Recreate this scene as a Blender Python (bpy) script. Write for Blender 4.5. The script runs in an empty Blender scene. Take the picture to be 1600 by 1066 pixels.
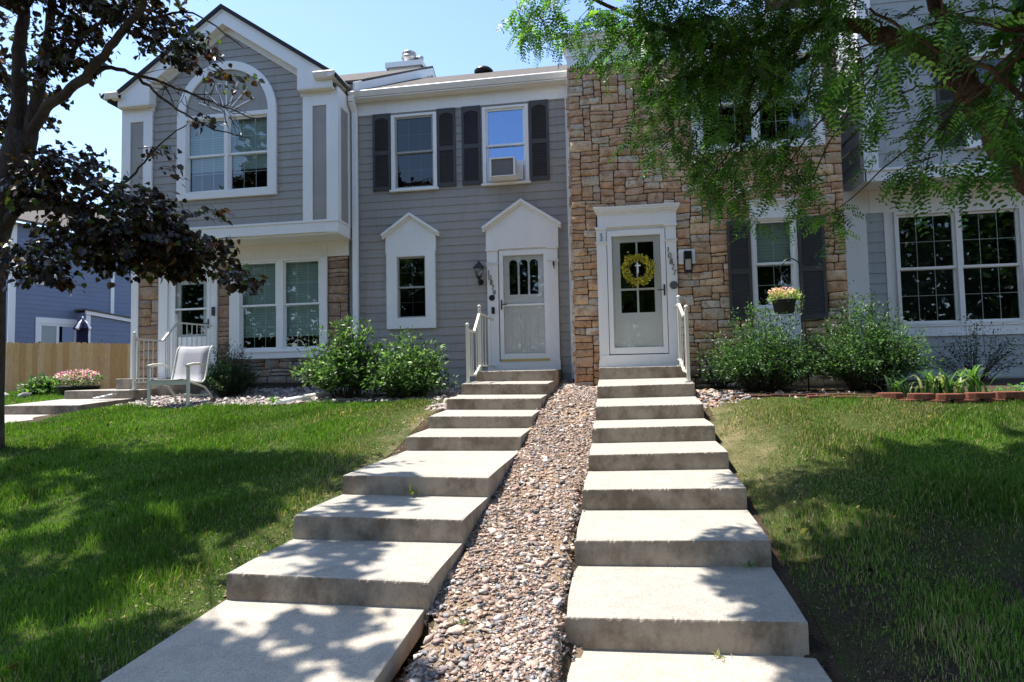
import bpy, math, random
import numpy as np
from mathutils import Vector, Matrix
R = math.radians
S = bpy.context.scene
# ------------------------------------------------------------------ camera, sky, sun, exposure
def camera():
    yaw, pitch, roll = R(-8.91), R(3.177), R(-1.163)
    f = Vector((math.sin(yaw)*math.cos(pitch), math.cos(yaw)*math.cos(pitch), math.sin(pitch)))
    r = Vector((math.cos(yaw), -math.sin(yaw), 0)); u = r.cross(f)
    c, s = math.cos(roll), math.sin(roll)
    r2 = c*r + s*u; u2 = -s*r + c*u
    cd = bpy.data.cameras.new('camera'); cam = bpy.data.objects.new('camera', cd)
    S.collection.objects.link(cam)
    m = Matrix((r2, u2, -f)).transposed().to_4x4(); cam.matrix_world = m
    cd.sensor_width = 36; cd.lens = 978.9/1600*36; cd.clip_start = .05; cd.clip_end = 3000
    S.camera = cam
camera()
SUN = Vector((-.378, .080, .92)).normalized()
w = bpy.data.worlds.new('World'); S.world = w; w.use_nodes = True
nt = w.node_tree; nt.nodes.clear()
sky = nt.nodes.new('ShaderNodeTexSky'); sky.sky_type = 'NISHITA'; sky.sun_disc = False
sky.sun_elevation = math.asin(SUN.z); sky.sun_rotation = math.atan2(SUN.x, SUN.y)
sky.altitude = 1600; sky.air_density = 1.0; sky.dust_density = 1.2; sky.ozone_density = 1.0
bg = nt.nodes.new('ShaderNodeBackground'); bg.inputs[1].default_value = .15
wo = nt.nodes.new('ShaderNodeOutputWorld')
nt.links.new(sky.outputs[0], bg.inputs[0]); nt.links.new(bg.outputs[0], wo.inputs[0])
sd = bpy.data.lights.new('sun', 'SUN'); sd.energy = 4.2; sd.angle = R(.53); sd.color = (1, .95, .87)
so = bpy.data.objects.new('sun', sd); S.collection.objects.link(so)
so.rotation_euler = (-SUN).to_track_quat('-Z', 'Y').to_euler(); so.location = (0, 0, 30)
S.view_settings.view_transform = 'Standard'; S.view_settings.look = 'None'
S.view_settings.exposure = 1.3; S.view_settings.gamma = 1
S.cycles.max_bounces = 8; S.cycles.diffuse_bounces = 4; S.cycles.transparent_max_bounces = 16
S.cycles.transmission_bounces = 6; S.cycles.glossy_bounces = 4
S.cycles.sample_clamp_indirect = 6

# ------------------------------------------------------------------ materials
def srgb(r, g, b):
    return tuple((((c/255+.055)/1.055)**2.4 if c > 10 else c/255/12.92) for c in (r, g, b))
class N:
    def __init__(s, name):
        s.m = bpy.data.materials.new(name); s.m.use_nodes = True; s.t = s.m.node_tree
        s.t.nodes.clear(); s.out = s.t.nodes.new('ShaderNodeOutputMaterial')
    def n(s, typ, **k):
        d = s.t.nodes.new('ShaderNode'+typ)
        for a, b in k.items():
            if a.startswith('i_'):
                key = a[2:]; key = int(key) if key.isdigit() else key
                d.inputs[key].default_value = b
            else: setattr(d, a, b)
        return d
    def l(s, a, b): s.t.links.new(a, b)
    def coord(s, sc=(1, 1, 1)):
        g = s.n('NewGeometry'); mp = s.n('Mapping'); mp.inputs['Scale'].default_value = sc
        s.l(g.outputs['Position'], mp.inputs['Vector']); return mp.outputs[0]
    def noise(s, v, scale, detail=4, rough=.55, dist=0):
        n = s.n('TexNoise'); n.inputs['Scale'].default_value = scale; n.inputs['Detail'].default_value = detail
        n.inputs['Roughness'].default_value = rough; n.inputs['Distortion'].default_value = dist
        s.l(v, n.inputs['Vector']); return n.outputs['Fac']
    def ramp(s, f, *stops):
        r = s.n('ValToRGB'); e = r.color_ramp.elements
        while len(e) < len(stops): e.new(.5)
        for q, (p, c) in zip(e, stops):
            q.position = p; q.color = (c if len(c) == 4 else tuple(c)+(1,)) if hasattr(c, '__len__') else (c, c, c, 1)
        s.l(f, r.inputs[0]); return r.outputs[0]
    def mix(s, f, a, b, mode='MIX'):
        x = s.n('Mix', data_type='RGBA', blend_type=mode)
        for sock, val in ((x.inputs[0], f), (x.inputs[6], a), (x.inputs[7], b)):
            if hasattr(val, 'is_linked'): s.l(val, sock)
            elif hasattr(val, '__len__'): sock.default_value = tuple(val[:3])+(1,)
            elif sock is x.inputs[0] or sock.type == 'VALUE': sock.default_value = val
            else: sock.default_value = (val, val, val, 1)
        return x.outputs[2]
    def bump(s, h, strength=.3, dist=.01):
        b = s.n('Bump'); b.inputs['Strength'].default_value = strength; b.inputs['Distance'].default_value = dist
        s.l(h, b.inputs['Height']); return b.outputs[0]
    def pr(s, col, rough=.6, normal=None, spec=.5, metal=0, **k):
        p = s.n('BsdfPrincipled')
        if hasattr(col, 'is_linked'): s.l(col, p.inputs['Base Color'])
        else: p.inputs['Base Color'].default_value = tuple(col[:3])+(1,)
        if hasattr(rough, 'is_linked'): s.l(rough, p.inputs['Roughness'])
        else: p.inputs['Roughness'].default_value = rough
        p.inputs['Metallic'].default_value = metal; p.inputs['Specular IOR Level'].default_value = spec
        if normal is not None: s.l(normal, p.inputs['Normal'])
        return p
    def fin(s, sh):
        s.l(sh.outputs[0], s.out.inputs[0]); return s.m
def paint(name, col, rough=.5, var=.06, dirt=.0, bump=.06, spec=.35, board=0):
    a = N(name); v = a.coord()
    n1 = a.noise(v, 1.7, 5, .6); n2 = a.noise(a.coord((9, 9, 1.2)), 3, 4, .6)
    d = tuple(c*(1-var*2.2) for c in col)
    c = a.mix(a.ramp(n1, (.3, 0), (.75, 1)), d, col)
    if dirt:
        c = a.mix(a.ramp(n2, (.52, 0), (.78, dirt)), c, tuple(x*.55 for x in (col[0], col[1]*.95, col[2]*.85)))
    if board:
        g = a.n('NewGeometry'); sx = a.n('SeparateXYZ'); a.l(g.outputs['Position'], sx.inputs[0])
        m1 = a.n('Math', operation='MULTIPLY_ADD'); m1.inputs[1].default_value = 1/board; m1.inputs[2].default_value = -.131; a.l(sx.outputs[2], m1.inputs[0])
        m2 = a.n('Math', operation='FLOOR'); a.l(m1.outputs[0], m2.inputs[0]); m3 = a.n('Math', operation='MULTIPLY_ADD'); m3.inputs[1].default_value = .37
        a.l(sx.outputs[0], m3.inputs[0]); a.l(m2.outputs[0], m3.inputs[2]); m4 = a.n('Math', operation='MULTIPLY'); m4.inputs[1].default_value = 7.13; a.l(m2.outputs[0], m4.inputs[0])
        m5 = a.n('Math', operation='ADD'); a.l(m3.outputs[0], m5.inputs[0]); a.l(m4.outputs[0], m5.inputs[1]); m6 = a.n('Math', operation='FLOOR'); a.l(m5.outputs[0], m6.inputs[0])
        wn = a.n('TexWhiteNoise', noise_dimensions='2D'); cb = a.n('CombineXYZ'); a.l(m2.outputs[0], cb.inputs[0]); a.l(m6.outputs[0], cb.inputs[1]); a.l(cb.outputs[0], wn.inputs['Vector'])
        c = a.mix(a.ramp(wn.outputs['Value'], (0, 0), (1, 1)), a.mix(1, c, (.91, .91, .92), 'MULTIPLY'), c)
        st = a.noise(a.coord((5, 5, .5)), 2.2, 4, .6); c = a.mix(a.ramp(st, (.5, 0), (.75, .22)), c, (.16, .14, .12))
    b = a.bump(a.noise(v, 90, 3), bump, .004)
    return a.fin(a.pr(c, rough, b, spec))
def flat(name, col, rough=.5, metal=0, spec=.5):
    a = N(name); v = a.coord()
    c = a.mix(a.noise(v, 14, 3), tuple(x*.86 for x in col), col)
    return a.fin(a.pr(c, rough, a.bump(a.noise(v, 60, 2), .05, .003), spec, metal))
M = {}
M['siding'] = paint('grey_siding_paint', (.345, .325, .295), .62, .05, .12, .06, .35, .1524)
M['siding_pale'] = paint('pale_grey_siding_paint', (.40, .41, .40), .62, .05, .1, .06, .35, .25)
M['trim'] = paint('white_trim_paint', (.80, .79, .765), .5, .03, .16)
M['trim_cream'] = paint('off_white_soffit_paint', (.78, .75, .69), .55, .04, .2)
M['vinyl'] = paint('white_vinyl', (.82, .82, .81), .35, .02, .05, .02)
M['almond'] = paint('almond_metal', (.62, .60, .52), .4, .03, .1, .02)
M['door_white'] = paint('white_door_paint', (.80, .80, .78), .38, .02, .05, .02)
M['shutter'] = paint('charcoal_shutter', (.066, .061, .057), .5, .08, .2, .05)
M['black'] = flat('black_metal', (.012, .012, .013), .35)
M['brass'] = flat('brass_strip', (.55, .42, .16), .35, .8)
M['steel'] = flat('galvanised_steel', (.42, .43, .44), .38, .9)
M['darkroom'] = flat('dim_room', (.018, .018, .02), .9, 0, .1)
M['winframe_dark'] = flat('grey_green_sash', (.33, .34, .31), .5)
M['umbrella'] = flat('navy_fabric', (.018, .018, .05), .9, 0, .1)
M['blind'] = None
def blind_mat(name, c1, c2, scale):
    a = N(name); g = a.n('NewGeometry'); sx = a.n('SeparateXYZ'); a.l(g.outputs['Position'], sx.inputs[0])
    m1 = a.n('Math', operation='MULTIPLY'); m1.inputs[1].default_value = scale; a.l(sx.outputs[2], m1.inputs[0])
    m2 = a.n('Math', operation='FRACT'); a.l(m1.outputs[0], m2.inputs[0])
    c = a.mix(a.ramp(m2.outputs[0], (0, 0), (.15, 1), (.85, 1), (1, 0)), c1, c2)
    return a.fin(a.pr(c, .7, None, .2))
M['blind'] = blind_mat('window_blind', (.30, .37, .35), (.50, .60, .56), 20)
M['curtain'] = flat('lace_curtain', (.40, .45, .46), .9, 0, .1)
def glass(name, refl, tint=(.8, .87, .86), gc=(.95, .98, 1)):
    a = N(name)
    gl = a.n('BsdfGlossy'); gl.inputs['Roughness'].default_value = .015; gl.inputs['Color'].default_value = tuple(gc)+(1,)
    tr = a.n('BsdfTransparent'); tr.inputs[0].default_value = tint+(1,)
    v = a.coord(); b = a.bump(a.noise(v, 2.2, 2), .05, .01); a.l(b, gl.inputs['Normal'])
    lw = a.n('LayerWeight'); lw.inputs[0].default_value = .35
    mr = a.n('MapRange'); mr.inputs[3].default_value = refl; mr.inputs[4].default_value = min(1, refl+.6)
    a.l(lw.outputs['Fresnel'], mr.inputs[0])
    mx = a.n('MixShader'); a.l(mr.outputs[0], mx.inputs[0]); a.l(tr.outputs[0], mx.inputs[1]); a.l(gl.outputs[0], mx.inputs[2])
    return a.fin(mx)
M['glass'] = glass('window_glass', .07)
M['glass_clear'] = glass('clear_glass', .02, (.93, .95, .95))
M['glass_sky'] = glass('sky_tinted_window_glass', .4, (.35, .42, .5), (.45, .62, .92))  # blue of the reflected sky painted into the gloss colour
M['glass_dark'] = glass('screened_window_glass', .03, (.5, .5, .5))
def concrete(name, base=(.415, .385, .335), stain=1.0):
    a = N(name); v = a.coord(); g = a.n('NewGeometry')
    big = a.noise(v, 1.3, 5, .65); mid = a.noise(v, 9, 6, .7); fine = a.noise(v, 120, 3, .7)
    c = a.mix(a.ramp(big, (.3, 0), (.7, 1)), tuple(x*.84 for x in base), base)
    c = a.mix(a.ramp(mid, (.44, 0), (.66, .6)), c, tuple(x*.66 for x in base))
    c = a.mix(a.ramp(fine, (.38, .8), (.5, 0)), c, tuple(x*.50 for x in base))
    c = a.mix(a.ramp(fine, (.58, 0), (.74, .5)), c, tuple(min(1, x*1.25) for x in base))
    # upright faces: riser shade painted in as darker brown, plus water stains and lichen
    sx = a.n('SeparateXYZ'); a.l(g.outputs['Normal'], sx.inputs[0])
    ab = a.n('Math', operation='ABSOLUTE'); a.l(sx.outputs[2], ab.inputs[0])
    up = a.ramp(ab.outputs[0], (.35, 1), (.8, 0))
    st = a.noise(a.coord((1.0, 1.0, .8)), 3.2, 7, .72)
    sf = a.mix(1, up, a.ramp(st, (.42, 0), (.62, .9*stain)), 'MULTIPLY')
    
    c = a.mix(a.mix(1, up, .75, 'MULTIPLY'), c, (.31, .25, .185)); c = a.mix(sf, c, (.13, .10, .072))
    pit = a.noise(v, 45, 5, .75); c = a.mix(a.ramp(pit, (.62, 0), (.72, .5)), c, tuple(x*.5 for x in base))
    hb = a.mix(.5, a.noise(v, 160, 4, .75), a.noise(v, 35, 4, .6))
    return a.fin(a.pr(c, .88, a.bump(hb, .55, .006), .25))
M['concrete'] = concrete('weathered_shaded_concrete')
M['path'] = concrete('pink_concrete_path', (.47, .42, .35), .5)
M['foundation'] = concrete('dark_foundation_concrete', (.12, .11, .10), .3)
def attrmat(name, rough=.6, spec=.3, trans=0, bumps=None, mottle=None, tcol=1.6):
    a = N(name); at = a.n('Attribute', attribute_name='tint'); c = at.outputs['Color']
    if mottle:
        sc, amt, dark = mottle; v = a.coord()
        c = a.mix(a.ramp(a.noise(v, sc, 5, .65), (.4, 0), (.62, amt)), c, a.mix(1, c, dark, 'MULTIPLY'))
    nb = None
    if bumps: nb = a.bump(a.noise(a.coord(), bumps[0], 5, .65), bumps[1], bumps[2])
    p = a.pr(c, rough, nb, spec)
    if trans:
        tr = a.n('BsdfTranslucent'); a.l(a.mix(1, c, (tcol, tcol*1.15, tcol*.5), 'MULTIPLY'), tr.inputs[0])
        mx = a.n('MixShader'); mx.inputs[0].default_value = trans
        a.l(p.outputs[0], mx.inputs[1]); a.l(tr.outputs[0], mx.inputs[2]); return a.fin(mx)
    return a.fin(p)
M['leaf'] = attrmat('green_leaf', .42, .5, .42)
M['maple'] = attrmat('crimson_maple_leaf', .27, .5, .30)
M['grass'] = attrmat('grass_blade', .5, .35, .35, None, None, 1.3)
M['petal'] = attrmat('petal', .6, .2, .3)
M['gravel'] = attrmat('crushed_rock', .8, .25, 0, (70, .4, .006), (30, .5, (.62, .6, .6)))
def stone_mat():
    a = N('ledgestone'); at = a.n('Attribute', attribute_name='tint'); c = at.outputs['Color']; v = a.coord()
    n1 = a.noise(v, 7, 6, .7, .6); n2 = a.noise(v, 16, 5, .7, .4); n3 = a.noise(v, 60, 4, .7)
    c = a.mix(a.ramp(n1, (.47, 0), (.62, .75)), c, (.30, .14, .065))
    c = a.mix(a.ramp(n2, (.52, 0), (.68, .6)), c, (.62, .47, .32))
    c = a.mix(a.ramp(n3, (.35, .6), (.5, 0)), c, (.15, .09, .05))
    h = a.mix(.4, n2, n3)
    return a.fin(a.pr(c, .85, a.bump(h, .7, .012), .2))
M['stone'] = stone_mat()
M['mortar'] = flat('dark_mortar', (.075, .06, .045), .95, 0, .1)
def shingle():
    a = N('asphalt_shingles'); v = a.coord()
    n = a.noise(v, 26, 2, .5); n2 = a.noise(v, 140, 3)
    g = a.n('NewGeometry'); sx = a.n('SeparateXYZ'); a.l(g.outputs['Position'], sx.inputs[0])
    m1 = a.n('Math', operation='MULTIPLY'); m1.inputs[1].default_value = 13; a.l(sx.outputs[2], m1.inputs[0])
    m2 = a.n('Math', operation='FRACT'); a.l(m1.outputs[0], m2.inputs[0])
    c = a.mix(a.ramp(n, (.35, 0), (.65, 1)), (.085, .075, .068), (.19, .165, .145))
    c = a.mix(a.ramp(n2, (.35, .5), (.55, 0)), c, (.07, .065, .06))
    c = a.mix(a.ramp(m2.outputs[0], (0, .8), (.18, 0)), c, (.05, .045, .04))
    return a.fin(a.pr(c, .95, a.bump(n2, .5, .006), .15))
M['shingle'] = shingle()
M['shingle_dark'] = flat('dark_shingle_edge', (.045, .045, .048), .95, 0, .1)
def barkmat(name, c1, c2, sc=1):
    a = N(name); v = a.coord((9*sc, 9*sc, 2*sc)); n = a.noise(v, 4, 7, .7, 1.5); n2 = a.noise(a.coord(), 3, 3)
    c = a.mix(a.ramp(n, (.35, 0), (.68, 1)), c1, c2); c = a.mix(a.ramp(n2, (.5, 0), (.75, .5)), c, tuple(x*1.5 for x in c2))
    return a.fin(a.pr(c, .95, a.bump(n, 1, .03), .15))
M['bark'] = barkmat('maple_bark', (.035, .028, .024), (.13, .105, .085))
M['bark2'] = barkmat('locust_bark', (.03, .018, .012), (.20, .12, .075), 1.4)
def wood():
    a = N('cedar_fence_boards'); v = a.coord((6, 6, .8)); n = a.noise(v, 5, 6, .65, 1.2)
    at = a.n('Attribute', attribute_name='tint')
    c = a.mix(a.ramp(n, (.3, 0), (.7, .6)), at.outputs['Color'], (.40, .24, .11))
    k = a.noise(a.coord(), 24, 2); c = a.mix(a.ramp(k, (.70, 0), (.76, .8)), c, (.07, .03, .015))
    return a.fin(a.pr(c, .8, a.bump(n, .3, .005), .2))
M['wood'] = wood()
M['blue'] = paint('blue_siding_paint', (.17, .205, .295), .6, .05, .1)
def soil():
    a = N('soil_and_mulch'); v = a.coord(); n = a.noise(v, 5, 6, .7); n2 = a.noise(v, 70, 4, .8); n3 = a.noise(v, 1.1, 3)
    c = a.mix(a.ramp(n, (.35, 0), (.65, 1)), (.03, .022, .015), (.085, .06, .04))
    c = a.mix(a.ramp(n2, (.55, 0), (.68, .8)), c, (.24, .17, .11))
    c = a.mix(a.ramp(n3, (.5, 0), (.7, .35)), c, (.07, .075, .03))
    return a.fin(a.pr(c, .95, a.bump(a.mix(.5, n, n2), .8, .03), .15))
M['soil'] = soil()
def grit():
    a = N('tan_grit'); v = a.coord(); n = a.noise(v, 150, 4, .8); n2 = a.noise(v, 9, 5, .7)
    c = a.mix(a.ramp(n, (.40, 0), (.60, 1)), (.16, .11, .075), (.46, .34, .25)); c = a.mix(a.ramp(n2, (.45, 0), (.65, .6)), c, (.30, .21, .12))
    return a.fin(a.pr(c, .95, a.bump(n, .9, .012), .1))
M['grit'] = grit()
M['redblock'] = attrmat('red_concrete_block', .85, .2, 0, (60, .6, .008), (18, .5, (.6, .55, .5)))
M['sling'] = flat('grey_sling_fabric', (.42, .41, .43), .8, 0, .2)
M['pot'] = flat('dark_plastic_pot', (.02, .017, .015), .6)
M['lampglass'] = flat('seeded_lamp_glass', (.45, .42, .36), .2)
M['rust'] = flat('rusty_steel', (.16, .06, .025), .8)

# ------------------------------------------------------------------ mesh helpers
COL = S.collection
def link(name, me, mats, parent=None):
    o = bpy.data.objects.new(name, me); COL.objects.link(o)
    for m in (mats if isinstance(mats, (list, tuple)) else [mats]): me.materials.append(M[m] if isinstance(m, str) else m)
    if parent is not None:
        o.parent = parent
        mw = Matrix.Identity(4); p = parent; chain = []
        while p is not None: chain.append(p); p = p.parent
        for q in reversed(chain): mw = mw @ (q.matrix_parent_inverse @ q.matrix_basis)
        o.matrix_parent_inverse = mw.inverted()
    return o
def thing(name, label, cat, loc=(0, 0, 0), group=None):
    o = bpy.data.objects.new(name, None); COL.objects.link(o); o.location = loc; o.empty_display_size = .2
    o['label'] = label; o['category'] = cat
    if group: o['group'] = group
    bpy.context.view_layer.update()
    return o
def tag(o, label, cat, group=None):
    o['label'] = label; o['category'] = cat
    if group: o['group'] = group
    return o
def mesh_np(name, V, F, mats, parent=None, tint=None, smooth=False):
    """V (n,3); F (m,k) array, tint (n,3) per vertex"""
    me = bpy.data.meshes.new(name); V = np.asarray(V, np.float32); F = np.asarray(F, np.int32)
    me.vertices.add(len(V)); me.vertices.foreach_set('co', V.ravel())
    m, k = F.shape
    me.loops.add(m*k); me.loops.foreach_set('vertex_index', F.ravel())
    me.polygons.add(m); me.polygons.foreach_set('loop_start', np.arange(0, m*k, k, dtype=np.int32))
    me.polygons.foreach_set('loop_total', np.full(m, k, np.int32))
    if smooth: me.polygons.foreach_set('use_smooth', np.ones(m, bool))
    me.update(calc_edges=True)
    if tint is not None:
        at = me.attributes.new('tint', 'FLOAT_COLOR', 'POINT')
        at.data.foreach_set('color', np.concatenate([np.asarray(tint, np.float32), np.ones((len(V), 1), np.float32)], 1).ravel())
    return link(name, me, mats, parent)
class MB:
    def __init__(s): s.v = []; s.f = []; s.mi = []; s.t = []; s.tint = (1, 1, 1); s.sm = []
    def pt(s, p): s.v.append(tuple(p)); s.t.append(s.tint); return len(s.v)-1
    def face(s, pts, m=0, sm=False):
        i = [s.pt(p) for p in pts]; s.f.append(i); s.mi.append(m); s.sm.append(sm)
    def hexa(s, p, m=0):
        i = [s.pt(q) for q in p]
        for a in ((0, 3, 2, 1), (4, 5, 6, 7), (0, 1, 5, 4), (1, 2, 6, 5), (2, 3, 7, 6), (3, 0, 4, 7)):
            s.f.append([i[k] for k in a]); s.mi.append(m); s.sm.append(False)
    def box(s, x0, x1, y0, y1, z0, z1, m=0):
        s.hexa([(x0, y0, z0), (x1, y0, z0), (x1, y1, z0), (x0, y1, z0), (x0, y0, z1), (x1, y0, z1), (x1, y1, z1), (x0, y1, z1)], m)
    def prism(s, poly, y0, y1, m=0):
        """poly of (x,z) counter-clockwise seen from -Y; extruded y0 (front) to y1"""
        n = len(poly); a = [s.pt((x, y0, z)) for x, z in poly]; b = [s.pt((x, y1, z)) for x, z in poly]
        s.f.append(a); s.f.append(b[::-1]); s.mi += [m, m]; s.sm += [False]*2
        for k in range(n):
            q = (k+1) % n; s.f.append([a[q], a[k], b[k], b[q]]); s.mi.append(m); s.sm.append(False)
    def beam(s, p, q, wd, dp, up=(0, 0, 1), m=0):
        p, q = Vector(p), Vector(q); d = (q-p).normalized(); up = Vector(up)
        a = d.cross(up); a = a.normalized() if a.length > 1e-4 else Vector((1, 0, 0)); b = a.cross(d).normalized()
        a *= wd/2; b *= dp/2
        s.hexa([p-a-b, p+a-b, p+a+b, p-a+b, q-a-b, q+a-b, q+a+b, q-a+b], m)
    def tube(s, path, rad, n=8, m=0, cap=True):
        path = [Vector(p) for p in path]
        if not hasattr(rad, '__len__'): rad = [rad]*len(path)
        rings = []; ref = None
        for k, p in enumerate(path):
            d = (path[min(k+1, len(path)-1)]-path[max(k-1, 0)])
            d = d.normalized() if d.length > 1e-9 else Vector((0, 0, 1))
            if ref is None: ref = Vector((0, 0, 1)) if abs(d.z) < .9 else Vector((1, 0, 0))
            a = (ref - d*ref.dot(d)); a = a.normalized() if a.length > 1e-6 else d.orthogonal().normalized(); ref = a; b = d.cross(a)
            rings.append([s.pt(p+(a*math.cos(2*math.pi*j/n)+b*math.sin(2*math.pi*j/n))*rad[k]) for j in range(n)])
        for k in range(len(rings)-1):
            for j in range(n):
                q = (j+1) % n; s.f.append([rings[k][j], rings[k][q], rings[k+1][q], rings[k+1][j]]); s.mi.append(m); s.sm.append(True)
        if cap:
            s.f.append(rings[0][::-1]); s.f.append(rings[-1]); s.mi += [m, m]; s.sm += [False]*2
    def lathe(s, c, prof, n=16, m=0, axis=2):
        """prof list (r, h) along axis from centre c"""
        rings = []
        for r, h in prof:
            ring = []
            for j in range(n):
                a = 2*math.pi*j/n; x, y = r*math.cos(a), r*math.sin(a)
                q = (x, y, h) if axis == 2 else (x, h, y)
                ring.append(s.pt((c[0]+q[0], c[1]+q[1], c[2]+q[2])))
            rings.append(ring)
        for k in range(len(rings)-1):
            for j in range(n):
                q = (j+1) % n; f = [rings[k][j], rings[k][q], rings[k+1][q], rings[k+1][j]]
                s.f.append(f if axis == 2 else f[::-1]); s.mi.append(m); s.sm.append(True)
        s.f.append(rings[0][::-1] if axis == 2 else rings[0]); s.f.append(rings[-1] if axis == 2 else rings[-1][::-1]); s.mi += [m, m]; s.sm += [False]*2
    def build(s, name, mats, parent=None, bevel=0, tint=False):
        me = bpy.data.meshes.new(name); me.from_pydata(s.v, [], s.f)
        me.polygons.foreach_set('material_index', s.mi); me.polygons.foreach_set('use_smooth', s.sm)
        if tint:
            at = me.attributes.new('tint', 'FLOAT_COLOR', 'POINT')
            at.data.foreach_set('color', [c for t in s.t for c in (t[0], t[1], t[2], 1)])
        me.update()
        o = link(name, me, mats, parent)
        if bevel:
            b = o.modifiers.new('bevel', 'BEVEL'); b.width = bevel; b.segments = 2; b.limit_method = 'ANGLE'; b.angle_limit = R(40)
        return o

# ------------------------------------------------------------------ walls, windows
def siding(mb, u0, u1, z0, z1, P, openings=(), exp=.15, phase=0, m=0, top=None):
    """lapped boards; P(u,n,z)->xyz with n outward; openings (u0,u1,z0,z1); top(u) optional roofline"""
    k = math.floor((z0-phase)/exp)
    while phase+k*exp < z1:
        ra, rb = phase+k*exp, phase+(k+1)*exp; k += 1
        a, b = max(ra, z0), min(rb, z1)
        cuts = sorted({a, b} | {c for o in openings for c in o[2:4] if a < c < b})
        for c0, c1 in zip(cuts, cuts[1:]):
            if c1-c0 < 1e-4: continue
            mid = (c0+c1)/2; segs = [(u0, u1)]
            if top: segs = [top(mid)]
            for o in openings:
                if o[2] < mid < o[3]:
                    ns = []
                    for s0, s1 in segs:
                        if o[1] <= s0 or o[0] >= s1: ns.append((s0, s1)); continue
                        if o[0] > s0: ns.append((s0, o[0]))
                        if o[1] < s1: ns.append((o[1], s1))
                    segs = ns
            n0 = .016-.012*(c0-ra)/exp; n1 = .016-.012*(c1-ra)/exp
            for s0, s1 in segs:
                if s1-s0 < 1e-3: continue
                mb.face([P(s0, n0, c0), P(s1, n0, c0), P(s1, n1, c1), P(s0, n1, c1)], m)
                if abs(c0-ra) < 1e-5: mb.face([P(s0, 0, c0), P(s1, 0, c0), P(s1, n0, c0), P(s0, n0, c0)], m)
def front(Y): return lambda u, n, z: (u, Y-n, z)
def window(parent, Y, casing, units, sash='vinyl', cas='trim', blind=None, gmat='glass', cols=3, rows=(2, 2), cd=.035, sill=True, label=None, extra=None, split=.5, drop=1.0, sw=.035):
    """casing: outer (x0,x1,z0,z1); units: list of glass-unit outer rects (x0,x1,z0,z1)"""
    x0, x1, z0, z1 = casing; a0 = min(u[0] for u in units); a1 = max(u[1] for u in units); b0 = min(u[2] for u in units); b1 = max(u[3] for u in units)
    c = MB(); f = Y-cd-.016
    c.box(x0, a0, f, Y+.03, z0, z1); c.box(a1, x1, f, Y+.03, z0, z1)
    if z1-b1 > .004: c.box(a0, a1, f+.002, Y+.03, b1, z1)
    if b0-z0 > .004: c.box(a0, a1, f+.002, Y+.03, z0, b0)
    us = sorted(units)
    for p, q in zip(us, us[1:]): c.box(p[1], q[0], f+.008, Y+.03, b0, b1)
    if sill: c.box(x0-.03, x1+.03, f-.03, Y+.02, z0-.035, z0-.001)
    wobj = c.build('window', cas, parent, .004)
    if label: wobj['label'] = label
    for (u0, u1, v0, v1) in units:
        s = MB(); zm = v0+(v1-v0)*split; w_ = sw
        if split > 0:
            parts = [(v0, zm+.015, .016, rows[1]), (zm-.015, v1, -.012, rows[0])]
        else: parts = [(v0, v1, 0, rows[0])]
        for (p0, p1, off, nr) in parts:
            yf, yb = Y+off, Y+off+.028
            s.box(u0, u0+w_, yf, yb, p0, p1); s.box(u1-w_, u1, yf, yb, p0, p1)
            s.box(u0+w_, u1-w_, yf+.001, yb, p1-w_, p1); s.box(u0+w_, u1-w_, yf+.001, yb, p0, p0+w_)
            iw = (u1-u0-2*w_); ih = p1-p0-2*w_
            for i in range(1, cols): s.box(u0+w_+iw*i/cols-.0045, u0+w_+iw*i/cols+.0045, yf+.0235, yf+.0275, p0+w_-.004, p1-w_+.004)
            for i in range(1, nr): s.box(u0+w_-.004, u1-w_+.004, yf+.024, yf+.027, p0+w_+ih*i/nr-.0045, p0+w_+ih*i/nr+.0045)
        s.build('sash', sash, wobj)
        g = MB()
        for (p0, p1, off, nr) in parts:
            y = Y+off+.022; g.face([(u0+w_*.5, y, p0+w_*.5), (u1-w_*.5, y, p0+w_*.5), (u1-w_*.5, y, p1-w_*.5), (u0+w_*.5, y, p1-w_*.5)])
        g.build('pane', gmat, wobj)
        if blind:
            b = MB(); zb = v1-(v1-v0)*drop
            if blind == 'curtain':
                nn = 24
                for i in range(nn):
                    xa, xb = u0+(u1-u0)*i/nn, u0+(u1-u0)*(i+1)/nn
                    ya, yb = Y+.11+.02*math.sin(i*1.9), Y+.11+.02*math.sin((i+1)*1.9)
                    b.face([(xa, ya, zb), (xb, yb, zb), (xb, yb, v1), (xa, ya, v1)], 0, True)
            else:
                b.box(u0-.01, u1+.01, Y+.09, Y+.10, zb, v1+.01); b.box(u0-.01, u1+.01, Y+.08, Y+.11, zb-.03, zb)
            b.build('curtain' if blind == 'curtain' else 'blind', blind, wobj)
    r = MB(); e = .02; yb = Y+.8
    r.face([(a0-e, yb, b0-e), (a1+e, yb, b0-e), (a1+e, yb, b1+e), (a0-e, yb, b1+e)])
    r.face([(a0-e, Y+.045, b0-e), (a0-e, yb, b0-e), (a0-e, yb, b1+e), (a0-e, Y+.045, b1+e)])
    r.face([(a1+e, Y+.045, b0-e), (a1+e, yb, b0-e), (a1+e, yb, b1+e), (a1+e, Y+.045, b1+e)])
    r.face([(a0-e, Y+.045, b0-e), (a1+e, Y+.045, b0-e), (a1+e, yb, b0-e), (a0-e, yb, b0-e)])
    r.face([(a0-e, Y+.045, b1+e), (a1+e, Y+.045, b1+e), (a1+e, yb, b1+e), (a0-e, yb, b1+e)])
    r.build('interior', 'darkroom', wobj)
    return wobj
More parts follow.
